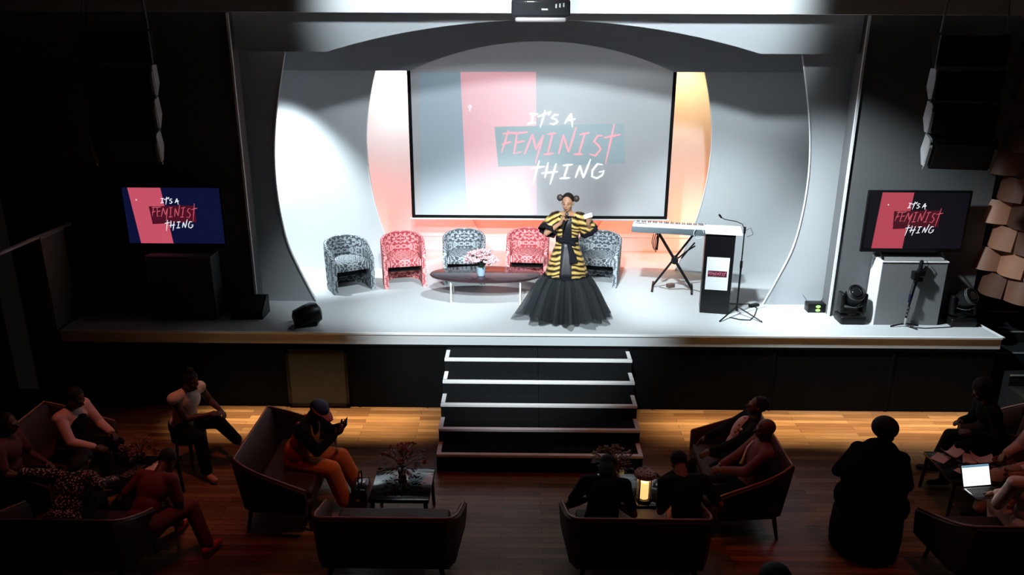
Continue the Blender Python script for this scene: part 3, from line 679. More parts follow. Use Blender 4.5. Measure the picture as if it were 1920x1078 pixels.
for r_ in range(13):
    for c_ in range(7):
        if src is None:
            bm = BM(); n = 10; rings = []
            for i in range(n+1):
                a = i/n; x = -.21+.42*a; b_ = .09*math.sin(PI*a)
                rings.append([V((x, -.03-b_*.4, .155)), V((x, -.07-b_, -.155)), V((x, -.045-b_, -.165)), V((x, -.005-b_*.4, .15))])
            ring_mesh(bm, rings); src = o = build('wooden_tile', bm, TM, t, .7)
        else: o = src.copy(); COL.objects.link(o)
        o.location = (.22+c_*.4-(.2 if r_ % 2 else 0), .0, 1.68+r_*.33); o.rotation_euler = (0, 0, (.28 if (r_+c_) % 2 else -.28))

# ------------------------------------------------------------------ hung loudspeakers
PLT = mat('pale_side_plate', (.30, .31, .32), .5, noise=.08, nscale=15); CAB = mat('speaker_front', (.010, .009, .008), .6, noise=.2, bump=.3, bscale=250); RIG = mat('steel_rig', (.35, .35, .34), .4, .5, noise=.1)
def line_array(s, label):
    t = thing('hanging_speaker_array', label, 'loudspeaker', (s*4.98+.0, -.3, 3.45), s*-.16, 'hanging speaker arrays')
    w2 = .36
    cuts = [(0, .0, .16), (0.0, .38, .10), (.0, .78, .05), (0, 1.18, .02)]
    y = 0; z = .19
    for k in range(4):
        tl = (.34, .22, .12, .04)[k]; R = Matrix.Rotation(tl, 3, 'X')
        c = V((0, y, z))
        bm = BM(); ring_mesh(bm, [[c+R @ V((x, a, b)) for a, b in ((-.16, -.17), (-.16, .17), (.18, .12), (.18, -.12))] for x in (-w2+.03, w2-.03)])
        cb = build('speaker_cabinet', bm, BPL, t)
        bm = BM(); box(bm, c+R @ V((0, -.163, 0)), (w2*2-.09, .012, .31), R); build('grille', bm, CAB, cb)
        for sd in (-1, 1):
            bm = BM(); ring_mesh(bm, [[c+R @ V((sd*w2+x, a, b)) for a, b in ((-.15, -.15), (-.15, .1), (-.08, .18), (.10, .16), (.12, -.06), (-.04, -.18))] for x in (-.02, .012)])
            build('side_plate', bm, PLT if k < 3 else BPL, cb)
            bm = BM(); cyl(bm, c+R @ V((sd*(w2+.014), -.12, -.2)), c+R @ V((sd*(w2+.014), -.12, .18)), .010, None, 6); build('rigging_bar', bm, RIG, cb, .8)
        z += .38; y += (.10, .07, .04, 0)[k]
    bm = BM()
    for sd in (-1, 1):
        cyl(bm, (sd*w2, y-.05, z-.18), (sd*w2*.9, y-.0, z+.2), .012, None, 6)
    box(bm, (0, y, z+.2), (.8, .06, .05)); cyl(bm, (-.2, y, z+.2), (-.2, y, 4.14), .01); cyl(bm, (.2, y, z+.2), (.2, y, 4.14), .01); build('flying_frame', bm, RIG, t, .8)
line_array(1, 'column of hung black loudspeakers with pale side plates at the upper right')
line_array(-1, 'column of hung black loudspeakers with pale side plates at the upper left, in shadow')

# ------------------------------------------------------------------ ceiling projector
t = thing('projector', 'black ceiling projector with a pale base hanging over the centre aisle', 'projector', (-.1, -3, 5.06))
bm = BM(); box(bm, (0, 0, .115), (.47, .4, .14), bevel=.025, seg=3); build('case', bm, GLOSS, t, .6)
bm = BM(); box(bm, (0, 0, .03), (.41, .36, .045), bevel=.018, seg=3); build('base_plate', bm, mat('pale_plastic', (.13, .12, .12), .4, noise=.05), t, .6)
bm = BM(); cyl(bm, (.06, .2, .12), (.06, .24, .12), .05); build('lens', bm, GLOSS, t, .8)
bm = BM(); cyl(bm, (0, 0, .18), (0, 0, 2.55), .03); build('ceiling_pole', bm, BPL, t, .8)
bm = BM()
for k in range(3): box(bm, (.12+k*.03, -.201, .13+k*.004), (.012, .004, .03))
box(bm, (.03, -.201, .105), (.05, .004, .012)); build('connectors', bm, CHROME, t)

# ------------------------------------------------------------------ people
def ik(a, c, l1, l2, pole):
    d = c-a; L = min(d.length, (l1+l2)*.995); u = d.normalized(); c = a+u*L
    k = (l1*l1-l2*l2+L*L)/(2*L); h = math.sqrt(max(l1*l1-k*k, 0)); p = V(pole); p = (p-u*p.dot(u)).normalized()
    return a+u*k+p*h, c
def hand_bm(bm, w_, d, n, curl, side, s=1.0):
    """palm, four fingers of two bent segments and a thumb; d along the hand, n out of the palm, side = +-1 thumb side"""
    d = V(d).normalized(); n = V(n); n = (n-d*n.dot(d)).normalized(); sd = d.cross(n)*side
    R = Matrix((sd, d, n)).transposed()
    ell(bm, w_+d*.045*s, (.040*s, .052*s, .016*s), R, 2); capsule(bm, w_-d*.01, w_+d*.03*s, .024*s, .026*s, 10, 3)
    for i, (o_, L) in enumerate(((.030, .9), (.010, 1.0), (-.010, .94), (-.029, .76))):
        b0 = w_+d*(.083-abs(o_-.005)*.25)*s+sd*o_*s; a = curl*(.75+.08*i)
        d1 = (d*math.cos(a)+n*math.sin(a)+sd*o_*1.8).normalized(); b1 = b0+d1*.042*L*s
        d2 = (d*math.cos(a*2.0)+n*math.sin(a*2.0)).normalized(); b2 = b1+d2*.036*L*s
        capsule(bm, b0-d1*.012, b1, .0095*s, .0088*s, 8, 2); capsule(bm, b1, b2, .0088*s, .0075*s, 8, 2)
    t0 = w_+d*.022*s+sd*.026*s; t1 = t0+(d*.7+sd*.75+n*.35*(1+curl)).normalized()*.038*s; t2 = t1+(d*.9+sd*.1*(1-curl)+n*.5*curl).normalized()*.030*s
    capsule(bm, t0, t1, .0125*s, .0105*s, 8, 2); capsule(bm, t1, t2, .0105*s, .0085*s, 8, 2)
RM = lambda vx: [('REMESH', dict(mode='VOXEL', voxel_size=vx, use_smooth_shade=True)), ('SMOOTH', dict(factor=.5, iterations=3))]
FEM = .9
def figure(name, loc, heading, label, pz=.50, lean=.1, turn=(0, 0), hands=None, feet=None, skin=None, top=None, sleeve='long', bottom=None, legs='long', shoe=None,
           hair='short', hairm=None, curl=(.5, .5), female=False, group=None, pole_l=None, hand_n=None, scale=1.0, vx=.011, baggy=0, coat=0, twist=0, hand_dirs=None, knee=None):
    t = thing(name, label, 'person', loc, math.radians(heading), group); t.scale = (scale,)*3
    Rw = Matrix.Rotation(-math.radians(heading), 3, 'Z')
    loc3 = V(loc); tl = lambda p: (Rw @ (V(p)-loc3))/scale
    P = V((0, 0, pz)); Rl = Matrix.Rotation(lean, 3, 'X'); Rl = Matrix.Rotation(twist, 3, 'Z') @ Rl
    up_ = lambda x, y, z: P+Rl @ V((x, y, z))
    sw = .185 if not female else .165
    chest = up_(0, 0, .33); neck = up_(0, .01, .49); Hd = Rl @ Matrix.Rotation(turn[0], 3, 'Z') @ Matrix.Rotation(turn[1], 3, 'X') 
    hc = neck+(Rl @ V((0, -.012, .04)))+Hd @ V((0, -.02, .10))
    SH = [up_(s*sw, .005, .44) for s in (-1, 1)]; HP = [P+Matrix.Rotation(twist*.3, 3, 'Z') @ V((s*.09, 0, -.02)) for s in (-1, 1)]
    if feet is None: feet = [V((-.11, -.42, .08)), V((.11, -.40, .08))]
    else: feet = [tl(f) for f in feet]
    if hands is None: hands = [V((-.12, -.30, pz+.14)), V((.10, -.32, pz+.14))]
    else: hands = [tl(h) for h in hands]
    EL, WR, KN, AN = [], [], [], []
    for i, s in enumerate((-1, 1)):
        pl = pole_l[i] if pole_l else (s*.6, .5, -.8)
        e_, w_ = ik(SH[i], hands[i], .285, .25, pl); EL.append(e_); WR.append(w_)
        kp = knee[i] if knee else (s*.15, -1, .55)
        k_, a_ = ik(HP[i], feet[i], .43, .42, kp); KN.append(k_); AN.append(a_)
    bm = BM(); f_ = FEM if female else 1
    # torso, neck
    ell(bm, chest, (.165*f_, .112, .175), Rl); ell(bm, up_(0, -.0, .16), (.135*f_, .10, .15), Rl); ell(bm, P+V((0, .01, .0)), (.165, .125, .115))
    capsule(bm, SH[0]+V((0, 0, .01)), SH[1]+V((0, 0, .01)), .058*f_, .058*f_); capsule(bm, up_(0, .015, .43), hc-Hd @ V((0, -.02, .06)), .064*f_, .056*f_)
    # head with face
    hp = lambda x, y, z: hc+Hd @ V((x, y, z))
    ell(bm, hp(0, .014, .03), (.074, .092, .086), Hd); ell(bm, hp(0, -.022, -.022), (.060, .066, .088), Hd); ell(bm, hp(0, -.042, -.082), (.036, .036, .028), Hd, 2)
    capsule(bm, hp(0, -.086, .008), hp(0, -.106, -.022), .009, .014, 8, 2); ell(bm, hp(0, -.086, -.05), (.024, .012, .008), Hd, 2); ell(bm, hp(0, -.084, -.062), (.02, .012, .008), Hd, 2)
    for s in (-1, 1):
        ell(bm, hp(s*.028, -.074, .022), (.024, .014, .008), Hd, 2); ell(bm, hp(s*.074, .006, -.006), (.010, .02, .03), Hd, 2); ell(bm, hp(s*.028, -.076, .003), (.014, .010, .009), Hd, 2)
        ell(bm, hp(s*.04, -.055, -.028), (.02, .022, .022), Hd, 2)
    for i, s in enumerate((-1, 1)):
        capsule(bm, SH[i], EL[i], .050*f_, .040*f_); capsule(bm, EL[i], EL[i].lerp(WR[i], .35), .040*f_, .041*f_); capsule(bm, EL[i].lerp(WR[i], .35), WR[i], .041*f_, .026*f_)
        capsule(bm, HP[i], KN[i], .085, .056); capsule(bm, KN[i], KN[i].lerp(AN[i], .3), .054, .055); capsule(bm, KN[i].lerp(AN[i], .3), AN[i], .055, .036)
        sh_ = (AN[i]-KN[i]).normalized(); fwd = V((0, -1, 0)); fd = (fwd-sh_*fwd.dot(sh_)); fd = fd.normalized() if fd.length > .2 else V((0, -1, .3)).normalized()
        if abs(sh_.z) > .8: fd = V((s*.15, -1, 0)).normalized()
        capsule(bm, AN[i]+sh_*.03-fd*.04, AN[i]+sh_*.045+fd*.13, .034, .026)
        d = hand_dirs[i] if hand_dirs else (WR[i]-EL[i]).normalized()
        n = hand_n[i] if hand_n else V((-s*.5, .2, -.8))
        hand_bm(bm, WR[i], d, n, curl[i], -s if not hand_n else -s, 1.0)
    body = build('body', bm, skin or SKIN, t, 3, RM(.0085 if vx > .01 else vx))
    HX = dict(hp=hp, Hd=Hd, hc=hc, WR=WR, EL=EL, SH=SH, KN=KN, AN=AN, P=P, up_=up_, Rl=Rl, tl=tl)
    g = .016
    if top:
        bm = BM(); ell(bm, chest, (.165*f_+g, .112+g, .175), Rl); ell(bm, up_(0, 0, .16), (.138*f_+g, .105+g, .15), Rl); ell(bm, up_(0, .0, .04), (.165+g, .125+g, .10), Rl)
        capsule(bm, SH[0]-V((0, 0, .0)), SH[1]-V((0, 0, .0)), .058*f_+g, .058*f_+g)
        for i in (0, 1):
            if sleeve != 'vest': capsule(bm, SH[i], EL[i] if sleeve == 'long' else SH[i].lerp(EL[i], .75), .052+g, .042+g)
            if sleeve == 'long': capsule(bm, EL[i], EL[i].lerp(WR[i], .9), .042+g, .028+g)
        if coat: ell(bm, up_(0, .03, .22), (.21+coat, .15+coat, .30), Rl); ell(bm, up_(0, .03, .36), (.20+coat*.8, .13+coat*.6, .18), Rl); ell(bm, up_(0, .02, .50), (.15, .13, .09), Rl); ell(bm, up_(0, 0, .0), (.24+coat, .20+coat, .2))
        build('top', bm, top, t, 3, RM(vx))
    if bottom:
        bm = BM(); ell(bm, P+V((0, .01, .01)), (.17+g, .13+g, .12)); 
        for i in (0, 1):
            capsule(bm, HP[i], KN[i], .088+g+baggy*.6, .06+g+baggy)
            if legs == 'long': capsule(bm, KN[i], KN[i].lerp(AN[i], .94), .062+g+baggy, .052+g*.8+baggy)
        build('trousers' if legs == 'long' else 'shorts', bm, bottom, t, 3, RM(vx))
    for i, s in enumerate((-1, 1)):
        if shoe:
            sh_ = (AN[i]-KN[i]).normalized(); fwd = V((0, -1, 0)); fd = (fwd-sh_*fwd.dot(sh_)); fd = fd.normalized() if fd.length > .2 else V((0, -1, .3)).normalized()
            if abs(sh_.z) > .8: fd = V((s*.15, -1, 0)).normalized()
            bm = BM(); capsule(bm, AN[i]+sh_*.032-fd*.045, AN[i]+sh_*.045+fd*.14, .041, .034); build('shoe', bm, shoe, t, 3)
    hm = hairm or HAIR
    if hair:
        bm = BM()
        if hair == 'bald': pass
        else:
            ell(bm, hp(0, .028, .042), (.083, .092, .088), Hd)
            if hair == 'long':
                ell(bm, hp(0, .06, -.06), (.085, .05, .13), Hd)
            if hair == 'afro': ell(bm, hp(0, .03, .06), (.12, .12, .11), Hd)
            if hair == 'bun': ell(bm, hp(0, .06, .13), (.045, .045, .04), Hd)
        if hair != 'bald': build('hair', bm, hm, t, 3, RM(.011))
        else: bm.free()
    for s in (-1, 1):
        bm = BM(); ell(bm, hp(s*.028, -.0835, .0035), (.0105, .006, .0055), Hd, 2); build('eye', bm, mat('dark_eye', (.02, .015, .012), .3, noise=.1), t, 3)
    return t, HX

# the performer
PX, PY = .40, .70
perf, hx = figure('person', (PX, PY, H), -6, 'person in a gold and black striped gown holding a microphone to the mouth', pz=.97, lean=-.02, turn=(-.18, .12), female=True,
    hands=[(PX-.105, PY-.20, H+1.40), (PX+.27, PY-.13, H+1.375)], feet=[(PX-.1, PY, H+.115), (PX+.1, PY, H+.115)], skin=SKINL, hair='short', curl=(1.35, 1.0), vx=.0075,
    pole_l=[(-.75, -.3, -.9), (.8, -.25, -.9)], hand_n=[V((1, .1, .1)), V((-.2, .4, .9))], hand_dirs=[V((.35, -.1, .8)), V((.1, -.2, .9))], knee=[(0, -1, 0), (0, -1, 0)], scale=1.025)
hp, Hd = hx['hp'], hx['Hd']
for s in (-1, 1):
    bm = BM(); c = hp(s*.110, .03, .055)
    ell(bm, c, (.044, .044, .046), Hd)
    for k in range(7): a = k*.9; ell(bm, c+V((math.cos(a)*.026, -.028+.01*k*.3, math.sin(a)*.03)), (.018, .018, .018), None, 1)
    build('hair_bun', bm, mat('brown_black_hair', (.03, .018, .014), .6, noise=.4, nscale=60), perf, 3, RM(.009))
    bm = BM(); tube(bm, [hp(s*.042, -.080, .026), hp(s*.028, -.090, .032), hp(s*.014, -.088, .028)], .0028, 6); build('eyebrow', bm, HAIR, perf, 3)
bm = BM(); ell(bm, hp(0, -.0965, -.056), (.021, .006, .009), Hd, 2); build('lips', bm, mat('berry_lips', (.25, .05, .06), .4, noise=.1), perf, 3)
TG = tiger(); BSAT = mat('black_satin', (.008, .008, .011), .8, spec=.08, noise=.2)
def pleat(n, amp, ph=0): return lambda a, k: 1+amp*(.25+.75*k)*math.sin(n*a+ph)*(.6+.4*math.sin(3*a+1.3*ph))
bm = BM(); lathe(bm, [(.135, 1.07), (.145, 1.12), (.165, 1.2), (.175, 1.28), (.172, 1.34), (.150, 1.40), (.118, 1.435)], (0, .0, 0), 40, None, .74, caps=False); build('bodice', bm, TG, perf, 3, [('SOLIDIFY', dict(thickness=.008))])
bm = BM(); lathe(bm, [(.142, 1.10), (.158, 1.02), (.195, .92), (.235, .80), (.27, .68), (.295, .575)], (0, 0, 0), 72, pleat(14, .035, 1), .86, caps=False); build('skirt', bm, TG, perf, 3, [('SOLIDIFY', dict(thickness=.006))])
bm = BM(); lathe(bm, [(.146, 1.06), (.154, 1.07), (.154, 1.135), (.146, 1.145)], (0, 0, 0), 40, None, .78, caps=False)
box(bm, (.0, -.128, 1.095), (.05, .03, .055), bevel=.01)
ell(bm, (-.06, -.128, 1.10), (.06, .018, .032), Matrix.Rotation(-.2, 3, 'Y'), 2); ell(bm, (.065, -.128, 1.08), (.07, .018, .035), Matrix.Rotation(.5, 3, 'Y'), 2)
ring_mesh(bm, [[V((.0, -.14, 1.08)), V((.05, -.135, 1.08)), V((.05, -.125, 1.08)), V((0, -.13, 1.08))], [V((.04, -.20, .93)), V((.13, -.18, .92)), V((.13, -.165, .92)), V((.04, -.19, .93))], [V((.05, -.235, .82)), V((.16, -.21, .84)), V((.16, -.20, .84)), V((.05, -.225, .82))]])
build('sash', bm, BSAT, perf, .9)
for i, s in enumerate((-1, 1)):
    a, b_ = hx['SH'][i], hx['EL'][i]; d = (b_-a).normalized(); u, v_ = frame_of(d)
    def slv(k0, k1, m_, nm, n=8):
        bm = BM(); R_ = []
        for j in range(n+1):
            k = k0+(k1-k0)*j/n; r_ = .064+.062*k**1.2+(.012*math.sin(k*PI)); c = a+d*(k*(b_-a).length*1.02-.02)
            R_.append([c+(u*math.cos(q_)+v_*math.sin(q_))*r_*(1+.07*k*math.sin(7*q_)) for q_ in [2*PI*z/32 for z in range(32)]])
        ring_mesh(bm, R_, True, False); build(nm, bm, m_, perf, 3, [('SOLIDIFY', dict(thickness=.006))])
    slv(0, .8, TG, 'sleeve'); slv(.78, 1.0, BSAT, 'sleeve_cuff', 3)
    bm = BM(); ell(bm, a+V((-s*.02, 0, .005)), (.088, .078, .062), None, 3); build('shoulder_yoke', bm, TG, perf, 3)
bm = BM(); tube(bm, [(.125*math.cos(a)*1.0, -.088+.0*a+.085*(1-math.sin(a)) if 0 else -.105*math.sin(a), 1.452-.075*math.sin(a)) for a in [PI*k/14 for k in range(15)]], .014, 8); build('neckband', bm, BSAT, perf, 3)
# tulle
TU = mat('black_tulle', (.014, .017, .019), .8, spec=.1, alpha=.66, noise=.3, nscale=30); TU2 = mat('sheer_black_tulle', (.035, .04, .045), .7, spec=.2, alpha=.38, noise=.3, nscale=30)
def tulle(nm, prof, n, amp, ph, m_, cy=0):
    bm = BM(); lathe(bm, prof, (0, cy, 0), 160, lambda a, k: 1+amp*(k**.7)*(math.sin(n*a+ph+.8*math.sin(4*a))*.5+.4*math.sin((n*.62)//1*a+2.1*ph+math.sin(5*a))+.35*math.sin(3*a+ph)+.12*math.sin(41*a+3*k)), .84, caps=False)
    return build(nm, bm, m_, perf, 3)
tulle('underskirt', [(.27, .60), (.33, .45), (.38, .25), (.42, .05), (.43, .012)], 22, .06, .5, mat('dense_black_net', (.012, .014, .016), .8, noise=.3, nscale=25))
tulle('tulle_tier', [(.28, .60), (.31, .585), (.37, .48), (.44, .3), (.50, .12), (.53, .02)], 21, .21, 1.7, TU)
tulle('tulle_overlay', [(.285, .605), (.33, .58), (.42, .44), (.50, .26), (.57, .1), (.60, .012)], 15, .27, 4.0, TU2)
tulle('ruffle', [(.285, .62), (.31, .60), (.29, .575)], 30, .05, .3, BSAT)
# microphone and card in her hands
w0 = perf.matrix_basis @ hx['WR'][0] if False else Matrix.Translation((PX, PY, H)) @ Matrix.Rotation(math.radians(-6), 4, 'Z') @ Matrix.Scale(1.025, 4) @ hx['WR'][0]
w1 = Matrix.Translation((PX, PY, H)) @ Matrix.Rotation(math.radians(-6), 4, 'Z') @ Matrix.Scale(1.025, 4) @ hx['WR'][1]
t = thing('microphone', 'black hand microphone held at the mouth of the performer', 'microphone', tuple(w0+V((.055, -.03, .045))))
md = V((.25, .15, .9)).normalized()
bm = BM(); cyl(bm, -md*.13, md*.06, .011, .015, 12); build('handle', bm, BPL, t, .8)
bm = BM(); ell(bm, md*.085, (.024, .024, .026)); build('head', bm, mat('mic_grille', (.15, .15, .16), .35, .8, bump=.5, bscale=400), t, 3)
bm = BM(); box(bm, (0, 0, 0), (.11, .006, .06), Matrix.Rotation(-.3, 3, 'Y') @ Matrix.Rotation(-.5, 3, 'X')); tag(build('cue_card', bm, PAPER, loc=w1+V((-.01, -.05, .12))), 'white cue card held up in the left hand of the performer', 'card')

# ------------------------------------------------------------------ settees
def settee():
    """two-seat settee facing local -Y, origin on the floor under its middle"""
    t = thing('settee', '', 'sofa', (0, 0, 0), 0, 'brown leather settees'); Wd = .68
    def legs():
        for sx in (-1, 1):
            for y, r_ in ((-.28, 0), (.30, 1)):
                bm = BM(); tube(bm, [(sx*.50, y, .31), (sx*(.54+.03*r_), y+(.05 if r_ else -.03), .0)], [.028, .016], 8); build('leg', bm, DWOOD, t, .8)
    bm = BM(); box(bm, (0, 0, .335), (1.20, .68, .11), bevel=.03, seg=3); build('seat_frame', bm, LEATHER, t, .9)
    bm = BM(); box(bm, (0, -.03, .43), (1.10, .62, .11), bevel=.04, seg=3); build('seat_cushion', bm, LEATHER, t, .9)
    n = 30; bm = BM(); rings = []; ridge = []
    for i in range(n+1):
        u = -1+2*i/n; au = abs(u)
        x0 = .58*u/max(au, .62)*min(1, au/.62) if au > 0 else 0
        k = max(0, (au-.62)/.38)                     # 0 on the back, 0..1 along the arm
        sg = 1 if u >= 0 else -1
        px = sg*(min(au/.62, 1)*.60+.06*k); py = .32-.64*k
        top = .87-.30*(k**.85)
        fl = .09 if k > 0 else .0
        by = .10*(1-k)                                # the back leans outwards
        o = lambda z, off: V((px+sg*(off if k > 0 else 0)+sg*.09*min(1, k*3)*(z-.3), py+(off if k == 0 else 0)+by*(z-.3)*1.6, z))
        inn, out = -.035, .035
        rings.append([o(.29, out), o(.6 if top > .65 else (.29+top)/2, out), o(top-.02, out*.9), o(top, 0), o(top-.02, inn*.9), o((.3+top)/2, inn), o(.29, inn)]); ridge.append(o(top+.002, 0))
    ring_mesh(bm, rings); sh = build('backrest_and_arms', bm, LEATHER, t, 1.0)
    bm = BM(); tube(bm, ridge, .012, 6); build('piping', bm, PIPE, sh, 3)
    legs(); return t
st0 = settee()
for k, (x, y, rz, lab) in enumerate([(-2.72, -2.27, 90, 'brown leather settee seen from the side under the person in orange, left of the stairs'),
    (2.08, -2.30, -90, 'dark leather settee facing left under the two people in suits, right of the stairs'),
    (-1.47, -3.42, 180, 'empty leather settee seen from behind at the bottom, left of the centre gap'),
    (.87, -3.40, 180, 'leather settee seen from behind at the bottom, right of the centre gap'),
    (-4.42, -3.50, 180, 'leather settee seen from behind in the bottom left corner'),
    (4.36, -3.46, 180, 'leather settee seen from behind in the bottom right corner'),
    (-5.35, -2.20, 90, 'dark settee at the far left, facing the papers table'),
    (5.35, -2.0, -90, 'dark settee at the far right edge, facing the table of papers')]):
    o = st0 if k == 0 else copy_tree(st0); o.location = (x, y, 0); o.rotation_euler = (0, 0, math.radians(rz)); o['label'] = lab

# ------------------------------------------------------------------ low tables and what stands on them
def low_table(loc, lab, sx=.62, sy=.62, h=.45, rz=0):
    t = thing('side_table', lab, 'table', (loc[0], loc[1], 0), rz, 'low black audience tables')
    bm = BM(); box(bm, (0, 0, h-.02), (sx, sy, .04), bevel=.006); build('table_top', bm, GLOSS, t, .6)
    for a in (-1, 1):
        for b_ in (-1, 1):
            bm = BM(); tube(bm, [(a*(sx/2-.04), b_*(sy/2-.04), h-.04), (a*(sx/2-.02), b_*(sy/2-.02), 0)], [.024, .018], 8); build('leg', bm, DWOOD, t, .8)
    return t
low_table((-1.47, -2.60), 'black glossy low table with russet flowers left of the stairs')
low_table((.93, -2.66), 'black low table with lantern and vase right of the stairs', .66, .62)
low_table((-4.35, -2.40), 'black low table with papers at the far left', .66, .62)
low_table((4.70, -2.16), 'black low table covered in papers at the far right', .66, .66)
POTD = mat('dark_pot', (.015, .012, .012), .3, noise=.1); RPET = mat('russet_petal', (.28, .07, .05), .6, noise=.3)
bouquet((-1.50, -2.42, .45), 'loose bunch of russet flowers and leaves on the glossy table left of the stairs', POTD, RPET, LEAFR, 22, .27, .05, .08, leaves=90)
bouquet((.72, -2.72, .45), 'tall dark bunch of dried flowers in a vase right of the stairs', POTD, mat('straw_petal', (.35, .27, .16), .7, noise=.2), LEAFR, 26, .2, .07, .30, 'flower_vase', leaves=120)
bouquet((-4.42, -2.20, .45), 'dark bunch of flowers with one pale bloom on the far left table', POTD, mat('dusky_petal', (.3, .14, .12), .6, noise=.3), LEAFR, 14, .2, .05, .08, leaves=60)
t = thing('lantern', 'glowing glass lantern with a dotted round lid on the low table right of the stairs', 'lantern', (1.03, -2.86, .45))
bm = BM(); lathe(bm, [(.085, 0), (.085, .02), (.08, .03)], seg=24); build('base', bm, DWOOD, t, .7)
bm = BM(); lathe(bm, [(.045, .03), (.045, .22)], seg=18); build('candle', bm, mat('lit_wax', (.9, .6, .25), .5, emit=(1, .62, .22), estr=1.2), t, .8)
for k in range(4):
    a = PI/4+k*PI/2; bm = BM(); box(bm, (math.cos(a)*.078, math.sin(a)*.078, .155), (.012, .012, .26)); build('post', bm, DWOOD, t)
bm = BM(); lathe(bm, [(.076, .03), (.076, .28)], seg=28, caps=False); build('glass', bm, mat('clear_glass', (1, 1, 1), .02, spec=.5, alpha=.12), t, 3)
bm = BM(); lathe(bm, [(.11, .285), (.115, .30), (.10, .325), (.04, .335)], seg=28); build('lid', bm, speckle('dotted_lid', (.35, .25, .22), (.05, .015, .012), 30), t, .8)
l = bpy.data.lights.new('lantern_flame', 'POINT'); l.energy = 3.2; l.color = (1, .55, .2); l.shadow_soft_size = .03; o = bpy.data.objects.new('lantern_flame', l); COL.objects.link(o); o.location = (1.03, -2.86, .73)
def flat(name, lab, cat, loc, s, rz, m, group=None):
    bm = BM(); box(bm, (0, 0, s[2]/2), s, bevel=min(.003, s[2]*.3)); o = build(name, bm, m, loc=loc); o.rotation_euler = (0, 0, rz); return tag(o, lab, cat, group)
PINKP = mat('pinkish_paper', (.75, .5, .45), .7, noise=.04)
flat('booklet', 'long pale booklet on the far left table', 'booklet', (-4.22, -2.36, .45), (.13, .36, .012), -.35, PINKP)
flat('notebook', 'dark patterned notebook beside the pale booklet', 'booklet', (-4.40, -2.42, .45), (.12, .28, .015), -.35, speckle('patterned_cover', (.03, .02, .02), (.25, .15, .12), 40))
t = thing('drinking_glass', 'small drinking glass behind the pale booklet on the far left table', 'glass', (-4.14, -2.15, .45)); bm = BM(); lathe(bm, [(.028, 0), (.03, .004), (.034, .11), (.031, .11), (.027, .006)], seg=20, caps=False)
bmesh.ops.contextual_create(bm, geom=[]); build('tumbler', bm, mat('tumbler_glass', (.8, .85, .85), .05, spec=.8, alpha=.3), t, 3)
for k, (x, y, a, sx, sy) in enumerate([(4.49, -1.98, .7, .21, .15), (4.62, -2.34, .55, .10, .30)]):
    flat('leaflet', ('pale leaflet at the left corner of the far right table', 'long pale leaflet at the front of the far right table')[k], 'leaflet', (x, y, .45), (sx, sy, .004), a, PINKP)
for k, (x, y, a) in enumerate([(4.64, -1.92, .4), (4.74, -2.12, 1.2), (4.90, -2.05, -.3)]):
    bm = BM(); rings = []
    for i in range(9):
        u = -1+2*i/8; rings.append([V((u*.11, -.07, .012+.055*abs(u)**1.5)), V((u*.11, .07, .02+.065*abs(u)**1.5)), V((u*.11, .07, .014+.065*abs(u)**1.5)), V((u*.11, -.07, .002+.055*abs(u)**1.5))])
    ring_mesh(bm, rings); o = build('folded_napkin', bm, PINKP, loc=(x, y, .45)); o.rotation_euler = (0, 0, a)
    tag(o, ('curled pale napkin at the back of the far right table', 'curled pale napkin in the middle of the far right table', 'curled pale napkin beside the flowers of the far right table')[k], 'napkin')
bouquet((4.95, -2.32, .45), 'small bunch of dried brown flowers on the far right table', POTD, RPET, LEAFR, 10, .12, .04, .05, leaves=40)
flat('menu_card', 'white card on the low table beside the lantern', 'card', (.90, -2.90, .45), (.10, .14, .004), .2, PAPER)
bm = BM(); lathe(bm, [(.024, 0), (.022, .004), (.006, .012), (.005, .07), (.03, .10), (.036, .14), (.03, .18)], seg=20, caps=False)
tag(build('wine_glass', bm, mat('wine_glass', (.75, .8, .8), .05, spec=.8, alpha=.35), None, 3, loc=(.83, -2.56, .45)), 'stemmed glass on the low table left of the lantern', 'glass')
# shoulder bag by the man in orange
t = thing('handbag', 'black handbag standing on the floor beside the orange trouser leg', 'bag', (-1.97, -2.38, 0))
bm = BM(); ring_mesh(bm, [[V((x*f, y*f, z)) for x, y in ((-.09, -.16), (.09, -.16), (.11, 0), (.09, .16), (-.09, .16), (-.11, 0))] for z, f in ((0, .9), (.02, 1), (.2, 1.0), (.30, .8), (.31, .6))]); build('body', bm, GLOSS, t, .7)
bm = BM(); tube(bm, [(0, -.11, .29), (0, -.08, .42), (0, 0, .46), (0, .08, .42), (0, .11, .29)], .009, 6); build('strap', bm, BPL, t, 3)
bm = BM(); box(bm, (.0, -.162, .2), (.04, .006, .03)); build('clasp', bm, CHROME, t)

# ------------------------------------------------------------------ the audience
PINK = mat('pale_pink_cloth', (.72, .42, .38), .8, noise=.08, bump=.2); CREAM = mat('cream_cloth', (.88, .66, .56), .8, noise=.08, bump=.2)
REDC = mat('deep_red_cloth', (.16, .02, .012), .8, noise=.3, nscale=15); BROWNC = mat('rust_brown_cloth', (.34, .1, .06), .8, noise=.2, nscale=9)
PAT = speckle('black_white_print', (.015, .012, .012), (.6, .4, .36), 42); MAROON = mat('maroon_cloth', (.13, .03, .028), .8, noise=.2); BLU = mat('navy_cap_cloth', (.015, .03, .09), .7, noise=.1)
FL = mat('floral_shirt_cloth', (.7, .48, .46), .8); nt, b = nodes_of(FL); tc = N(nt, 'ShaderNodeTexCoord'); vv = N(nt, 'ShaderNodeTexVoronoi'); vv.inputs['Scale'].default_value = 17; nt.links.new(tc.outputs['Object'], vv.inputs['Vector'])
nt.links.new(ramp(nt, vv.outputs['Distance'], [(.16, (.2, .03, .05)), (.24, (.75, .52, .5))]), b.inputs['Base Color'])
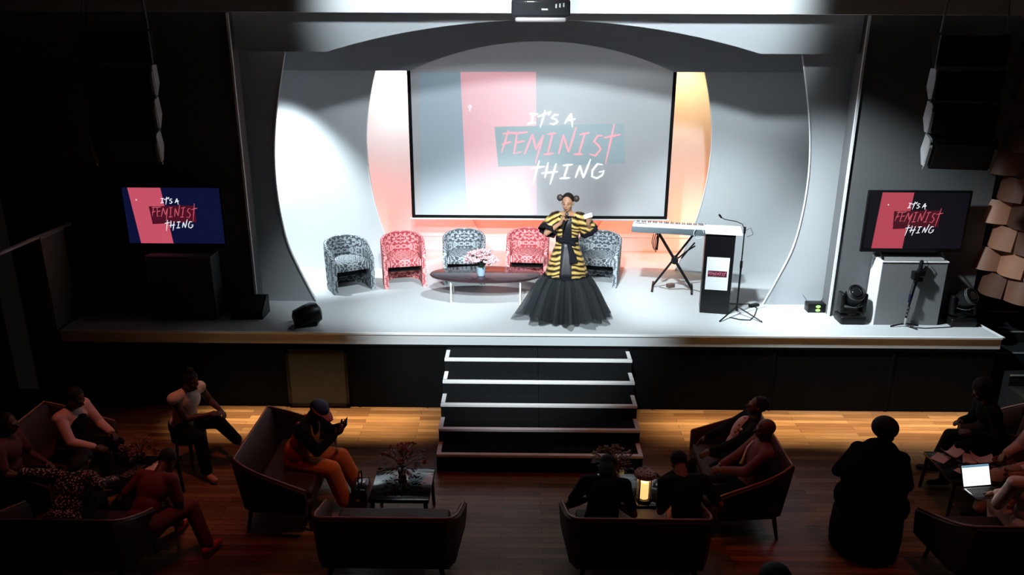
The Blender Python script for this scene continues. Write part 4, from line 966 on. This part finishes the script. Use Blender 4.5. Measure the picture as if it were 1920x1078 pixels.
# 1 the man in orange with the cap, looking at his phone
m1, h1 = figure('person', (-2.66, -2.24, 0), 82, 'seated person in a cap, black shirt and orange dungarees looking at a phone', pz=.56, lean=.36, turn=(0, .35), hands=[(-2.22, -2.32, .86), (-2.20, -2.14, .87)],
    feet=[(-2.14, -2.42, .10), (-2.06, -2.10, .10)], skin=SKIND, top=BCLOTH, bottom=ORANGE, baggy=.02, shoe=mat('tan_shoe', (.3, .12, .08), .5, noise=.1), hair='short', curl=(.7, .7), hand_dirs=[V((.1, -.7, .5)), V((-.2, -.7, .5))], hand_n=[V((.6, 0, .6)), V((-.6, 0, .6))])
bm = BM(); ell(bm, h1['up_'](0, -.012, .25), (.192, .142, .20), h1['Rl']); ell(bm, h1['up_'](0, 0, .08), (.205, .17, .15), h1['Rl'])
for s in (-1, 1): tube(bm, [h1['up_'](s*.09, -.10, .36), h1['up_'](s*.10, -.05, .47), h1['up_'](s*.09, .10, .44)], .022, 8)
build('dungaree_bib', bm, ORANGE, m1, 3, RM(.011))
hp, Hd = h1['hp'], h1['Hd']
bm = BM(); ell(bm, hp(0, .01, .058), (.092, .105, .08), Hd); cap_ = build('cap', bm, BLU, m1, 3, RM(.009))
bm = BM(); ring_mesh(bm, [[hp(x, y, z) for x, y, z in ((-w_, y_, .045+dz), (-w_*.5, y_-.01, .055+dz), (0, y_-.012, .058+dz), (w_*.5, y_-.01, .055+dz), (w_, y_, .045+dz), (w_, y_, .039+dz), (0, y_-.012, .05+dz), (-w_, y_, .039+dz))] for w_, y_, dz in ((.085, -.06, 0), (.082, -.11, -.006), (.06, -.155, -.016), (.03, -.17, -.02))])
build('cap_peak', bm, mat('red_peak', (.35, .05, .04), .7, noise=.1), cap_, .9)
bm = BM(); tube(bm, [hp(.088*math.cos(a), -.0-.1*math.sin(a), .03) for a in [2*PI*k/24 for k in range(25)]], .012, 6); build('cap_band', bm, mat('red_peak', (.35, .05, .04)), cap_, 3)
bm = BM(); box(bm, (0, 0, 0), (.075, .15, .01), Matrix.Rotation(-.9, 3, 'Y') @ Matrix.Rotation(.2, 3, 'X'), .003); tag(build('mobile_phone', bm, GLOSS, loc=(-2.13, -2.21, .94)), 'black phone held in both hands by the person in orange', 'phone')
# 2 person in the cream top with crossed legs, 3 pink sleeves and dark waistcoat, 4 dim figure at the far left
bm = BM(); 
st = thing('stool', 'dark round stool under the person in the cream top', 'stool', (-4.18, -1.50, 0)); lathe(bm, [(.17, .34), (.20, .36), (.20, .44), (.17, .46)], seg=28); build('seat', bm, LEATHER, st, .8)
for k in range(4):
    bm = BM(); a = k*PI/2+.4; cyl(bm, (math.cos(a)*.14, math.sin(a)*.14, .35), (math.cos(a)*.17, math.sin(a)*.17, 0), .016); build('leg', bm, DWOOD, st, .8)
figure('person', (-4.22, -1.50, 0), 62, 'seated person in a cream top with legs crossed on a stool', pz=.55, lean=.30, turn=(0, .2), hands=[(-3.86, -1.62, .72), (-3.80, -1.42, .68)],
    feet=[(-3.86, -1.86, .10), (-3.66, -1.36, .24)], skin=SKIND, top=CREAM, sleeve='vest', bottom=BCLOTH, shoe=mat('pink_sandal', (.6, .3, .27), .6, noise=.1), hair='bun', baggy=0, knee=[(-.1, -1, .6), (-.2, -1, .7)])
m3, h3 = figure('person', (-5.25, -2.05, 0), 78, 'seated person in a dark waistcoat over pale pink sleeves at the far left', pz=.55, lean=.18, turn=(0, .3), hands=[(-4.86, -2.28, .66), (-4.80, -2.02, .70)],
    feet=[(-4.78, -2.12, .10), (-4.85, -1.85, .10)], skin=SKIND, top=PINK, bottom=BCLOTH, shoe=DWOOD, curl=(.7, .7))
bm = BM(); ell(bm, h3['up_'](0, -.004, .30), (.172, .14, .19), h3['Rl']); ell(bm, h3['up_'](0, 0, .1), (.17, .148, .16), h3['Rl']); build('waistcoat', bm, BCLOTH, m3, 3, RM(.011))
figure('person', (-5.55, -2.72, 0), 95, 'dim seated person in maroon at the far left edge', pz=.55, lean=.12, hands=[(-5.2, -2.85, .66), (-5.2, -2.6, .66)], skin=SKIND, top=MAROON, sleeve='short', bottom=BCLOTH, shoe=DWOOD, hair='long', female=True)
# 5, 6 on the bottom left settee, seen over its back
figure('person', (-4.62, -3.42, 0), 178, 'seated person in a black and white printed blouse on the bottom left settee', pz=.50, lean=.75, turn=(.0, .6), hands=[(-4.25, -3.1, .78), (-4.88, -3.1, .75)], feet=[(-4.52, -2.9, .1), (-4.72, -2.9, .1)],
    skin=SKIND, top=PAT, bottom=BCLOTH, shoe=DWOOD, hair='long', female=True, pole_l=[(-1, .2, -.1), (1, .2, -.1)])
figure('person', (-3.86, -3.42, 0), 168, 'seated person in deep red leaning forward on the bottom left settee', pz=.50, lean=.8, turn=(.0, .3), hands=[(-3.70, -3.02, .62), (-3.95, -3.02, .62)], feet=[(-3.35, -3.2, .10), (-3.78, -2.85, .1)],
    skin=SKIND, top=REDC, sleeve='short', bottom=REDC, shoe=mat('red_shoe', (.6, .04, .02), .4, noise=.1), hair='short', female=True)
# 7, 8 two people in suits on the right settee
m7, h7 = figure('person', (2.14, -2.12, 0), -94, 'seated person in dark suit and pink floral shirt on the right settee', pz=.545, lean=-.34, turn=(0, .1), hands=[(1.80, -1.98, .66), (1.80, -2.28, .66)],
    feet=[(1.42, -1.95, .10), (1.42, -2.35, .10)], skin=SKIND, top=BCLOTH, bottom=BCLOTH, shoe=BPL, hair='short')
bm = BM(); ell(bm, h7['up_'](0, -.065, .30), (.095, .10, .19), h7['Rl']); ell(bm, h7['up_'](0, -.07, .14), (.09, .09, .14), h7['Rl']); build('shirt_front', bm, FL, m7, 3, RM(.011))
bm = BM(); ell(bm, h7['up_'](.11, -.112, .36), (.022, .012, .018), h7['Rl'], 2); build('pocket_square', bm, PAPER, m7, 3)
m8, h8 = figure('person', (2.16, -2.66, 0), -96, 'seated bald person in a maroon jacket with clasped hands on the right settee', pz=.545, lean=-.22, turn=(0, .25), hands=[(1.84, -2.64, .72), (1.83, -2.72, .72)],
    feet=[(1.50, -2.52, .10), (1.52, -2.74, .10)], skin=SKIND, top=MAROON, bottom=BCLOTH, shoe=BPL, hair='bald', curl=(1.0, 1.0))
bm = BM(); tube(bm, [h8['up_'](-.05, -.10, .44), h8['up_'](-.03, -.14, .36), h8['up_'](0, -.15, .24), h8['up_'](.01, -.15, .18)], [.012, .011, .014, .028], 8); build('white_necklace', bm, PAPER, m8, 3)
bm = BM(); cyl(bm, h8['WR'][0]-V((0, -.012, 0)), h8['WR'][0]+V((0, -.014, .0)), .034, .034, 14); build('watch', bm, CHROME, m8, .8)
# 9 person low on the centre right settee
figure('person', (1.38, -3.42, 0), 188, 'dark haired seated person with rust trousers, beside the lantern', pz=.50, lean=.62, turn=(0, .4), hands=[(1.50, -3.10, .66), (1.30, -3.08, .64)], feet=[(1.25, -2.98, .10), (1.5, -2.95, .1)],
    skin=SKIN, top=BCLOTH, sleeve='short', bottom=BROWNC, shoe=BPL, hair='short')
figure('person', (.55, -3.40, 0), 170, 'person in black with bare arms bent low beside the tall dried flowers', pz=.48, lean=.85, turn=(0, .4), hands=[(.68, -3.1, .60), (.48, -3.05, .6)], feet=[(.45, -2.95, .1), (.66, -2.92, .1)],
    skin=SKIN, top=BCLOTH, sleeve='short', bottom=BCLOTH, shoe=BPL, hair='long')
# 10 black silhouette on a round pouf
t = thing('pouf', 'round dark pouf under the black silhouetted person', 'pouf', (3.27, -2.98, 0)); bm = BM(); lathe(bm, [(.28, 0), (.33, .04), (.34, .2), (.33, .40), (.28, .44)], seg=36); build('cushion', bm, BCLOTH, t, .9)
figure('person', (3.27, -3.0, 0), 150, 'person in black seen from behind as a silhouette, left of the laptop', pz=.52, lean=.30, turn=(-.5, .1), hands=[(3.62, -2.72, .70), (3.2, -2.6, .68)], feet=[(3.45, -2.45, .1), (3.25, -2.45, .1)],
    skin=SKIND, top=mat('black_coat', (.004, .004, .004), .9, spec=.05, noise=.2), bottom=BCLOTH, shoe=BPL, hair='afro', scale=1.08, coat=.09)
# 11 laptop user, 12 dark figure, 13 person cut by the frame, 14 beige legs
figure('person', (4.62, -3.38, 0), 172, 'person in salmon trousers on the bottom right settee typing on a laptop', pz=.52, lean=.15, turn=(.1, .4), hands=[(4.40, -3.06, .69), (4.52, -3.03, .69)], feet=[(4.25, -2.98, .10), (4.62, -2.95, .1)],
    skin=SKINL, top=CREAM, bottom=mat('salmon_cloth', (.6, .27, .17), .8, noise=.1, bump=.2), shoe=BPL, hair='short', curl=(.5, .5), knee=[(-.6, -1, .5), (.2, -1, .6)])
t = thing('laptop', 'open laptop with a bright white screen on the lap at the lower right', 'laptop', (4.36, -3.03, .665), math.radians(9))
bm = BM(); box(bm, (0, 0, .008), (.32, .22, .016), bevel=.004); bs = build('base', bm, CHROME, t, .6)
bm = BM()
for r_ in range(5):
    for c_ in range(12): box(bm, (-.13+c_*.0236, -.02+r_*.024, .0175), (.018, .018, .003))
build('keys', bm, BPL, bs)
Rr = Matrix.Rotation(math.radians(-24), 3, 'X'); Q = lambda v: Rr @ V(v)+V((0, .11, .012))
bm = BM(); ring_mesh(bm, [[Q((x, y, z)) for x, z in ((-.16, 0), (.16, 0), (.16, .23), (-.16, .23))] for y in (-.004, .004)]); ld = build('lid', bm, BPL, t)
bm = BM(); ring_mesh(bm, [[Q((x, y, z)) for x, z in ((-.148, .014), (.148, .014), (.148, .218), (-.148, .218))] for y in (-.0065, -.0045)]); build('display', bm, mat('laptop_white', (.1, .1, .1), .3, emit=(.93, .97, 1), estr=1.3), ld)
bm = BM(); ring_mesh(bm, [[Q((x, y, z)) for x, z in ((-.148, .196), (.148, .196), (.148, .218), (-.148, .218))] for y in (-.0075, -.0068)]); build('toolbar', bm, mat('laptop_blue', (.1, .1, .1), .3, emit=(.16, .36, .5), estr=.8), ld)
figure('person', (5.32, -2.42, 0), -82, 'person with beige trousers seated at the far right edge behind the laptop', pz=.55, lean=.05, hands=[(4.98, -2.3, .7), (4.98, -2.6, .7)], feet=[(4.72, -2.45, .1), (4.70, -2.72, .1)],
    skin=SKINL, top=PINK, bottom=mat('beige_cloth', (.62, .34, .24), .8, noise=.1, bump=.2), shoe=BPL)
figure('person', (5.22, -1.72, 0), -98, 'dark seated figure in black at the far right edge below the steps', pz=.55, lean=.35, hands=[(4.86, -1.6, .72), (4.86, -1.86, .7)], feet=[(4.68, -1.55, .1), (4.65, -1.85, .1)],
    skin=SKIND, top=BCLOTH, bottom=BCLOTH, shoe=BPL, hair='afro')
t = thing('chair', 'dark chair at the bottom edge under the person whose head just shows', 'chair', (1.63, -5.05, 0), PI)
bm = BM(); box(bm, (0, 0, .43), (.46, .46, .06), bevel=.015); build('seat', bm, BCLOTH, t, .6)
bm = BM(); box(bm, (0, .23, .68), (.44, .04, .36), bevel=.015); build('backrest', bm, BCLOTH, t, .6)
for a in (-1, 1):
    for b_ in (-1, 1):
        bm = BM(); cyl(bm, (a*.2, b_*.2, .41), (a*.2, b_*.2, 0), .014); build('leg', bm, DWOOD, t, .8)
figure('person', (1.63, -5.05, 0), 180, 'person whose dark crown of the head just shows at the bottom edge', pz=.54, lean=.05, skin=SKIND, top=BCLOTH, bottom=BCLOTH, shoe=BPL, hair='afro')
